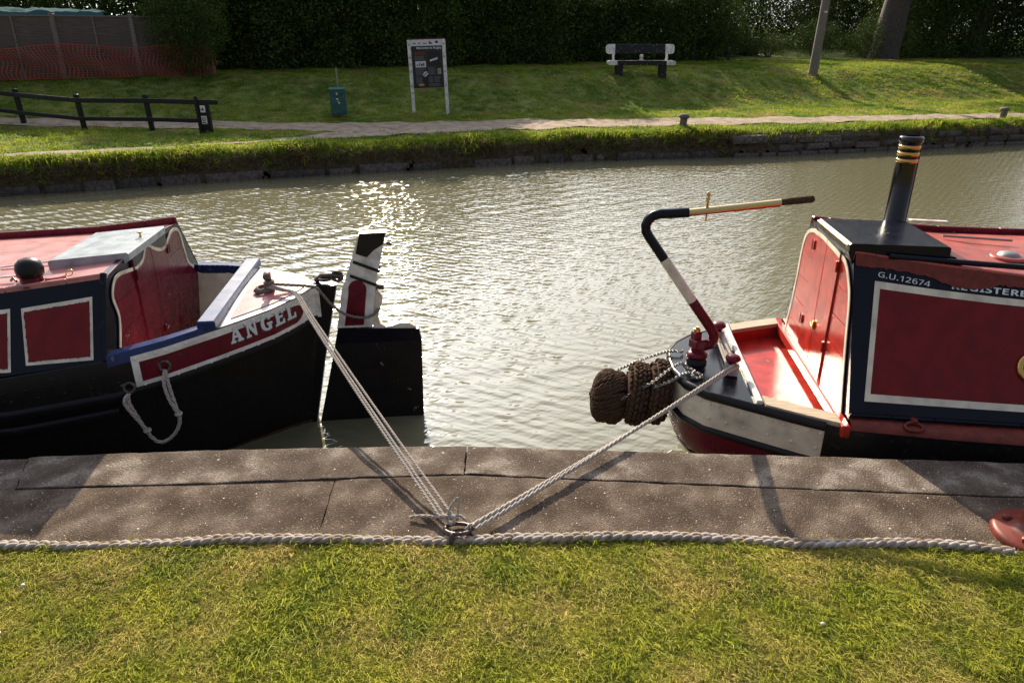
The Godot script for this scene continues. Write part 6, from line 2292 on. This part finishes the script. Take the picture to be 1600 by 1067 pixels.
func build_grass() -> void:
	var r := RandomNumberGenerator.new()
	r.seed = 99
	var patch := FastNoiseLite.new()
	patch.seed = 31
	patch.frequency = 4.0
	patch.fractal_octaves = 5
	var green := Color(0.165, 0.24, 0.028)
	var lime := Color(0.45, 0.46, 0.055)
	var straw := Color(0.60, 0.48, 0.17)
	var lists := [[], [], [], []]
	var cols := [PackedColorArray(), PackedColorArray(), PackedColorArray(), PackedColorArray()]
	var n := 0
	while n < 46000:
		var x := r.randf_range(-3.1, 3.1)
		var z := r.randf_range(-2.30, -1.12)
		var e := along(lawn_edge, x)
		if z < e + (0.022 if r.randf() < 0.93 else 0.0) + 0.012 * patch.get_noise_2d(x * 9.0, 5.0):
			continue
		n += 1
		var w := patch.get_noise_2d(x, z) * 1.3 + r.randfn() * 0.22
		var w2 := patch.get_noise_2d(x * 0.6 + 40.0, z * 0.6)
		var c := lin(green, lime, 0.62 + w * 0.7)
		c = lin(c, straw, 0.2 + w2 * 0.9 + r.randfn() * 0.22)
		var k := r.randi() % 3
		if r.randf() < 0.06 and w < 0.1:
			k = 3
			c = lin(green, lime, r.randf_range(0.3, 0.9))
		var lush := 0.9 + 0.3 * clampf(-w2 * 2.0, 0, 1) + 0.25 * exp(-(z - e) / 0.06)
		lists[k].append(turned(r, Vector3(x, 0.002 + 0.012 * bumps.get_noise_2d(x * 30.0, z * 30.0), z), lush * r.randf_range(0.75, 1.2), 0.3))
		cols[k].append(c)
	var lawn := Node3D.new()
	lawn.name = "lawn_grass"
	add_child(lawn)
	lawn.set_meta("kind", "stuff")
	lawn.set_meta("label", "short sunlit lawn grass, patchy green and straw, in the foreground")
	lawn.set_meta("category", "grass")
	for k in 4:
		var tm := tuft(16, 0.027, 0.020, 0.0015, 2.0, 500 + k, 0.15) if k < 3 else tuft(10, 0.014, 0.036, 0.0019, 0.9, 505, 0.0)
		scatter("grass_tufts", tm, lists[k], cols[k], lawn).set_meta("kind", "stuff")
	# far bank
	var far := Node3D.new()
	far.name = "bank_grass"
	add_child(far)
	far.set_meta("kind", "stuff")
	far.set_meta("label", "rough grass on the far bank above and below the towpath")
	far.set_meta("category", "grass")
	var pl := [[], []]
	var pc := [PackedColorArray(), PackedColorArray()]
	n = 0
	while n < 30000:
		var s := r.randf_range(-11.0, 26.0)
		var t := r.randf_range(-0.6, 12.5)
		var e := t - along(bank_line, s)
		if e < 0.15 or (s > 17.0 and t < 1.0):
			continue
		if on_path(s, t, 0.08 * patch.get_noise_2d(s * 2.0, t * 2.0)) and r.randf() > 0.012:
			continue
		n += 1
		var w := patch.get_noise_2d(s * 0.09, t * 0.12) + r.randfn() * 0.18
		var c := lin(Color(0.13, 0.23, 0.022), Color(0.37, 0.42, 0.05), 0.5 + w * 1.2)
		c = lin(c, Color(0.42, 0.33, 0.14), patch.get_noise_2d(s * 0.16 + 80.0, t * 0.16) * 1.6 + r.randfn() * 0.15 - 0.1)
		pl[n % 2].append(turned(r, spot(s, t), r.randf_range(0.7, 1.25), 0.25))
		pc[n % 2].append(c)
	for k in 2:
		scatter("grass_tufts", tuft(13, 0.085, 0.07, 0.006, 1.3, 520 + k, 0.2), pl[k], pc[k], far).set_meta("kind", "stuff")
	# long grass along the water's edge
	var el := [[], []]
	var ec := [PackedColorArray(), PackedColorArray()]
	for i in 7200:
		var s := r.randf_range(-11.0, 20.0)
		var bare := patch.get_noise_2d(s * 0.14, 60.0)
		if s > 7.2 and s < 10.6 and r.randf() < 0.82:
			continue
		if s > 11.5 and r.randf() < 0.45:
			continue
		var e := minf(absf(r.randfn()) * 0.24, 0.5)
		var t := along(bank_line, s) + e
		if on_path(s, t + 0.05):
			continue
		var droop := e < 0.12 and r.randf() < 0.45
		var at := spot(s, t)
		var k := r.randf_range(0.55, 1.3) * (1.0 + 0.9 * bare)
		var b := Basis(Vector3.UP, r.randf() * TAU)
		if droop:
			at.y -= r.randf_range(0.0, 0.22)
			at -= AWAY * 0.07
			b = Basis(ALONG, r.randf_range(0.7, 1.7)) * b
		var w := patch.get_noise_2d(s * 0.22, t * 0.5)
		var c := lin(Color(0.17, 0.26, 0.026), Color(0.40, 0.45, 0.05), 0.5 + w + r.randfn() * 0.2)
		if droop and r.randf() < 0.8:
			c = lin(Color(0.24, 0.18, 0.09), Color(0.15, 0.12, 0.055), r.randf())
		el[i % 2].append(Transform3D(b * Basis.from_scale(Vector3.ONE * k), at))
		ec[i % 2].append(c)
	var edge := Node3D.new()
	edge.name = "waterside_grass"
	add_child(edge)
	edge.set_meta("kind", "stuff")
	edge.set_meta("label", "long bright grass overhanging the stones at the far water's edge")
	edge.set_meta("category", "grass")
	for k in 2:
		scatter("grass_tufts", tuft(12, 0.06, 0.115, 0.0055, 0.85, 530 + k, 0.12), el[k], ec[k], edge).set_meta("kind", "stuff")
	# clover heads
	for q in [[-1.72, -1.98], [-1.80, -1.94], [-1.66, -1.76], [-1.84, -1.88], [1.02, -1.80]]:
		var g := Geo.new()
		g.ball(Vector3(q[0], 0.032, q[1]), Vector3(0.0075, 0.006, 0.0075), 8, 5)
		g.tube(PackedVector3Array([Vector3(q[0], 0, q[1]), Vector3(q[0], 0.03, q[1])]), 0.001, 4)
		lone("clover_flower", g, M.white_paint, "tiny white clover head in the near lawn", "flower", "clover heads in the lawn")

var clumps := []

func foliage(parent: Node, called: String, places: Array, cols: PackedColorArray, small := false) -> void:
	var k := 0
	var parts := [[], [], []]
	var pcs := [PackedColorArray(), PackedColorArray(), PackedColorArray()]
	for i in places.size():
		parts[i % 3].append(places[i])
		pcs[i % 3].append(cols[i])
	for j in 3:
		scatter(called, clumps[j + (3 if small else 0)], parts[j], pcs[j], parent).set_meta("kind", "stuff")

func hedge(s0: float, s1: float, t0: float, depth: float, tall: float, dens: float, label: String, seed_: int, lo := LEAF_DEEP, hi := LEAF_FRESH) -> void:
	var base := put((s0 + s1) * 0.5, t0 + depth * 0.5)
	var n := thing("hedge", label, "hedge", base, 0.0, "hedge along the far bank")
	var r := RandomNumberGenerator.new()
	r.seed = seed_
	var nz := FastNoiseLite.new()
	nz.seed = seed_
	nz.frequency = 0.55
	nz.fractal_octaves = 3
	var pl := []
	var pc := PackedColorArray()
	var count := int((s1 - s0) * tall * dens)
	for i in count:
		if i % 2 == 0 and i > count * 0.5:
			continue
		var s := r.randf_range(s0 - 0.2, s1 + 0.2)
		var h := (r.randf() if i < count * 0.5 else pow(r.randf(), 1.4)) * tall
		var face := 0.55 * nz.get_noise_2d(s * 1.4, h * 1.4) + 0.25 * (1.0 - h / tall) * 0.0
		var dpt := absf(r.randfn()) * 0.32
		if r.randf() < 0.42:
			dpt = r.randf_range(0.5, 1.0) * depth
		var t := t0 + face + dpt
		var top := tall * (0.9 + 0.2 * nz.get_noise_2d(s * 1.2, 90.0 + t))
		if h > top:
			h = top - r.randf() * 0.4
		var at := spot(s, t, h) - base
		pl.append(turned(r, at, r.randf_range(0.75, 1.3) * (1.9 if dpt > 0.7 or dens < 80.0 else 1.0), 0.7))
		var c := lin(lo, hi, r.randf() + 0.25 * nz.get_noise_2d(s * 4.0, h * 4.0))
		pc.append(c)
	foliage(n, "foliage", pl, pc)
	# stems
	for i in int((s1 - s0) * 0.9):
		var g := Geo.new()
		var s := r.randf_range(s0, s1)
		var t := t0 + r.randf_range(0.3, depth * 0.7)
		var a := spot(s, t, -0.1) - base
		var k := r.randf_range(-0.3, 0.3)
		g.tube(PackedVector3Array([a, a + Vector3(k * 0.3, tall * 0.35, 0.1 * k), a + Vector3(k, tall * 0.8, -0.2)]), [0.06, 0.045, 0.015], 6)
		part("stem", g, M.bark, n)

func tree(s: float, t: float, tall: float, trunk_r: float, crown_r: float, crown_low: float, count: int, label: String, seed_: int, lo := LEAF_DEEP, hi := LEAF_FRESH, lean := Vector3.ZERO, group := "trees behind the far bank") -> void:
	var base := put(s, t)
	var n := thing("tree", label, "tree", base, 0.0, group)
	var r := RandomNumberGenerator.new()
	r.seed = seed_
	var g := Geo.new()
	var top := Vector3(0, tall * 0.75, 0) + lean * 1.6
	g.tube(PackedVector3Array([Vector3(0, -0.3, 0), Vector3(0, 0.25, 0), lean * 0.25 + Vector3(0, tall * 0.2, 0), lean * 0.8 + Vector3(0.1, tall * 0.45, 0), top]), [trunk_r * 1.35, trunk_r * 1.08, trunk_r * 0.9, trunk_r * 0.6, trunk_r * 0.15], 18)
	part("trunk", g, M.bark, n)
	var heads := []
	for i in 13:
		var a := TAU * i * 0.382 + r.randf() * 0.5
		var y := lerpf(crown_low, tall * 0.92, (i + 0.5) / 13.0)
		var reach := crown_r * (0.35 + 0.65 * sin(PI * clampf((y - crown_low * 0.6) / (tall - crown_low * 0.6), 0.05, 0.95))) * r.randf_range(0.5, 0.95)
		var c := lean + Vector3(cos(a) * reach, y, sin(a) * reach)
		heads.append([c, crown_r * r.randf_range(0.34, 0.55)])
		g = Geo.new()
		var from := Vector3(0, clampf(y * 0.62, tall * 0.18, tall * 0.7), 0) + lean * 0.6
		g.tube(PackedVector3Array([from, from.lerp(c, 0.5) + Vector3(0, 0.25, 0), c]), [trunk_r * 0.38, trunk_r * 0.24, trunk_r * 0.06], 7)
		part("limb", g, M.bark, n)
	var pl := []
	var pc := PackedColorArray()
	for i in int(count * 0.6):
		var h = heads[r.randi() % heads.size()]
		var d := Vector3(r.randfn(), r.randfn() * 0.8, r.randfn()).normalized() * pow(r.randf(), 0.4)
		var at: Vector3 = h[0] + d * h[1] * Vector3(1, 0.8, 1)
		pl.append(turned(r, at, r.randf_range(1.2, 2.1), 0.7))
		pc.append(lin(lo, hi, r.randf()))
	foliage(n, "crown", pl, pc)

func bush(s: float, t: float, wide: float, tall: float, count: int, label: String, seed_: int, lo := LEAF_DEEP, hi := LEAF_FRESH) -> void:
	var base := put(s, t)
	var n := thing("bush", label, "bush", base, 0.0, "bushes below the trees")
	var r := RandomNumberGenerator.new()
	r.seed = seed_
	var pl := []
	var pc := PackedColorArray()
	for i in count:
		var d := Vector3(r.randfn(), r.randfn(), r.randfn()).normalized() * pow(r.randf(), 0.45)
		pl.append(turned(r, Vector3(d.x * wide * 0.5, tall * 0.5 + d.y * tall * 0.5, d.z * wide * 0.4), r.randf_range(0.6, 1.1), 0.7))
		pc.append(lin(lo, hi, r.randf()))
	foliage(n, "foliage", pl, pc, true)
	for i in 5:
		var g := Geo.new()
		var a := TAU * i / 5.0
		g.tube(PackedVector3Array([Vector3(0, -0.1, 0), Vector3(cos(a) * wide * 0.15, tall * 0.4, sin(a) * wide * 0.15), Vector3(cos(a) * wide * 0.35, tall * 0.85, sin(a) * wide * 0.3)]), [0.03, 0.02, 0.006], 5)
		part("stem", g, M.bark, n)

func build_plants() -> void:
	for k in 3:
		clumps.append(leaf_clump(16, 0.30, 0.085, 700 + k))
	for k in 3:
		clumps.append(leaf_clump(12, 0.16, 0.06, 710 + k))
	hedge(-5.2, -1.0, 10.4, 2.2, 4.0, 300.0, "tall dark hedge beside the end of the timber fence", 1)
	hedge(-1.0, 3.2, 10.6, 2.2, 4.9, 300.0, "tall dark hedge behind the green bin and information board", 2)
	hedge(3.2, 7.2, 11.4, 2.2, 3.8, 300.0, "dark hedge between the information board and the bench", 3)
	hedge(7.2, 11.0, 12.3, 1.8, 2.7, 260.0, "lower hedge directly behind the bench", 4)
	hedge(11.0, 14.6, 12.5, 1.8, 2.8, 240.0, "hedge end with sunlit outer leaves, right of the bench", 5)
	hedge(20.5, 35.0, 22.0, 3.0, 5.4, 110.0, "dark undergrowth behind the wooden pole", 6)
	hedge(24.0, 33.0, 13.0, 2.5, 5.0, 110.0, "black shaded thicket at the far right", 7)
	hedge(-16.0, -4.2, 12.0, 2.0, 3.0, 130.0, "leafy hedge showing above the tarpaulin at the top left", 8)
	hedge(-7.0, 5.0, 15.0, 2.0, 3.6, 75.0, "deeper part of the hedge behind the information board", 9)
	hedge(5.0, 18.0, 16.0, 2.0, 3.4, 75.0, "deeper part of the hedge behind the bench", 10)
	tree(-11.0, 20.0, 6.5, 0.22, 3.2, 1.6, 2600, "leafy tree behind the tarpaulin at the top left", 21)
	tree(-4.0, 19.0, 6.5, 0.22, 3.4, 1.6, 2400, "tree behind the tall hedge, left of the information board", 22)
	tree(22.9, 13.0, 13.0, 0.56, 5.0, 4.2, 4200, "large tree with a thick bare trunk at the top right", 23, LEAF_DEEP, LEAF_FRESH, Vector3(0.9, 0, 0))
	tree(29.5, 14.5, 11.0, 0.4, 5.0, 1.5, 3400, "dark tree beside the large trunk at the top right", 24)
	tree(31.0, 27.0, 9.0, 0.3, 5.0, 0.8, 3400, "tree in the gap behind the wooden pole", 25)
	tree(38.0, 27.0, 10.0, 0.3, 5.5, 0.8, 3400, "tree behind the thick trunk", 26)
	tree(8.0, 33.0, 9.0, 0.3, 5.0, 0.8, 3000, "tree far behind the bench", 27)
	tree(35.0, 22.0, 12.0, 0.4, 6.0, 1.0, 3400, "tall tree beyond the right edge of the bank", 28)
	tree(0.0, 30.0, 8.0, 0.3, 5.0, 0.6, 3000, "tree far behind the information board", 29)
	tree(-16.0, 26.0, 8.0, 0.3, 5.0, 0.6, 3000, "tree far behind the timber fence", 30)
	bush(16.8, 16.0, 3.4, 1.3, 900, "low sunlit bush to the left of the wooden pole", 31)
	bush(20.2, 14.2, 2.2, 1.6, 700, "grey green bush just right of the wooden pole", 32)
	bush(21.6, 12.6, 1.3, 1.8, 500, "bright green sunlit bush at the foot of the thick trunk", 33)
	bush(15.2, 13.0, 1.6, 2.2, 500, "rounded leafy bush closing the end of the hedge", 34)
	bush(18.6, 15.2, 2.4, 1.0, 600, "low nettle patch in front of the brown block", 35)
	bush(23.2, 14.6, 3.0, 1.2, 700, "dark low bush behind the thick trunk", 36)
	bush(-4.75, 8.5, 2.3, 3.0, 2600, "dark ivy spilling over the right end of the timber fence", 37)
	# old block by the hedge end
	var g := rough_stone(Vector3(1.5, 0.9, 0.8), 900)
	var st := lone("timber_block", g, M.timber_pole, "squat brown weathered block between the hedge end and the pole", "block")
	st.position = put(18.4, 17.0, 0.35)
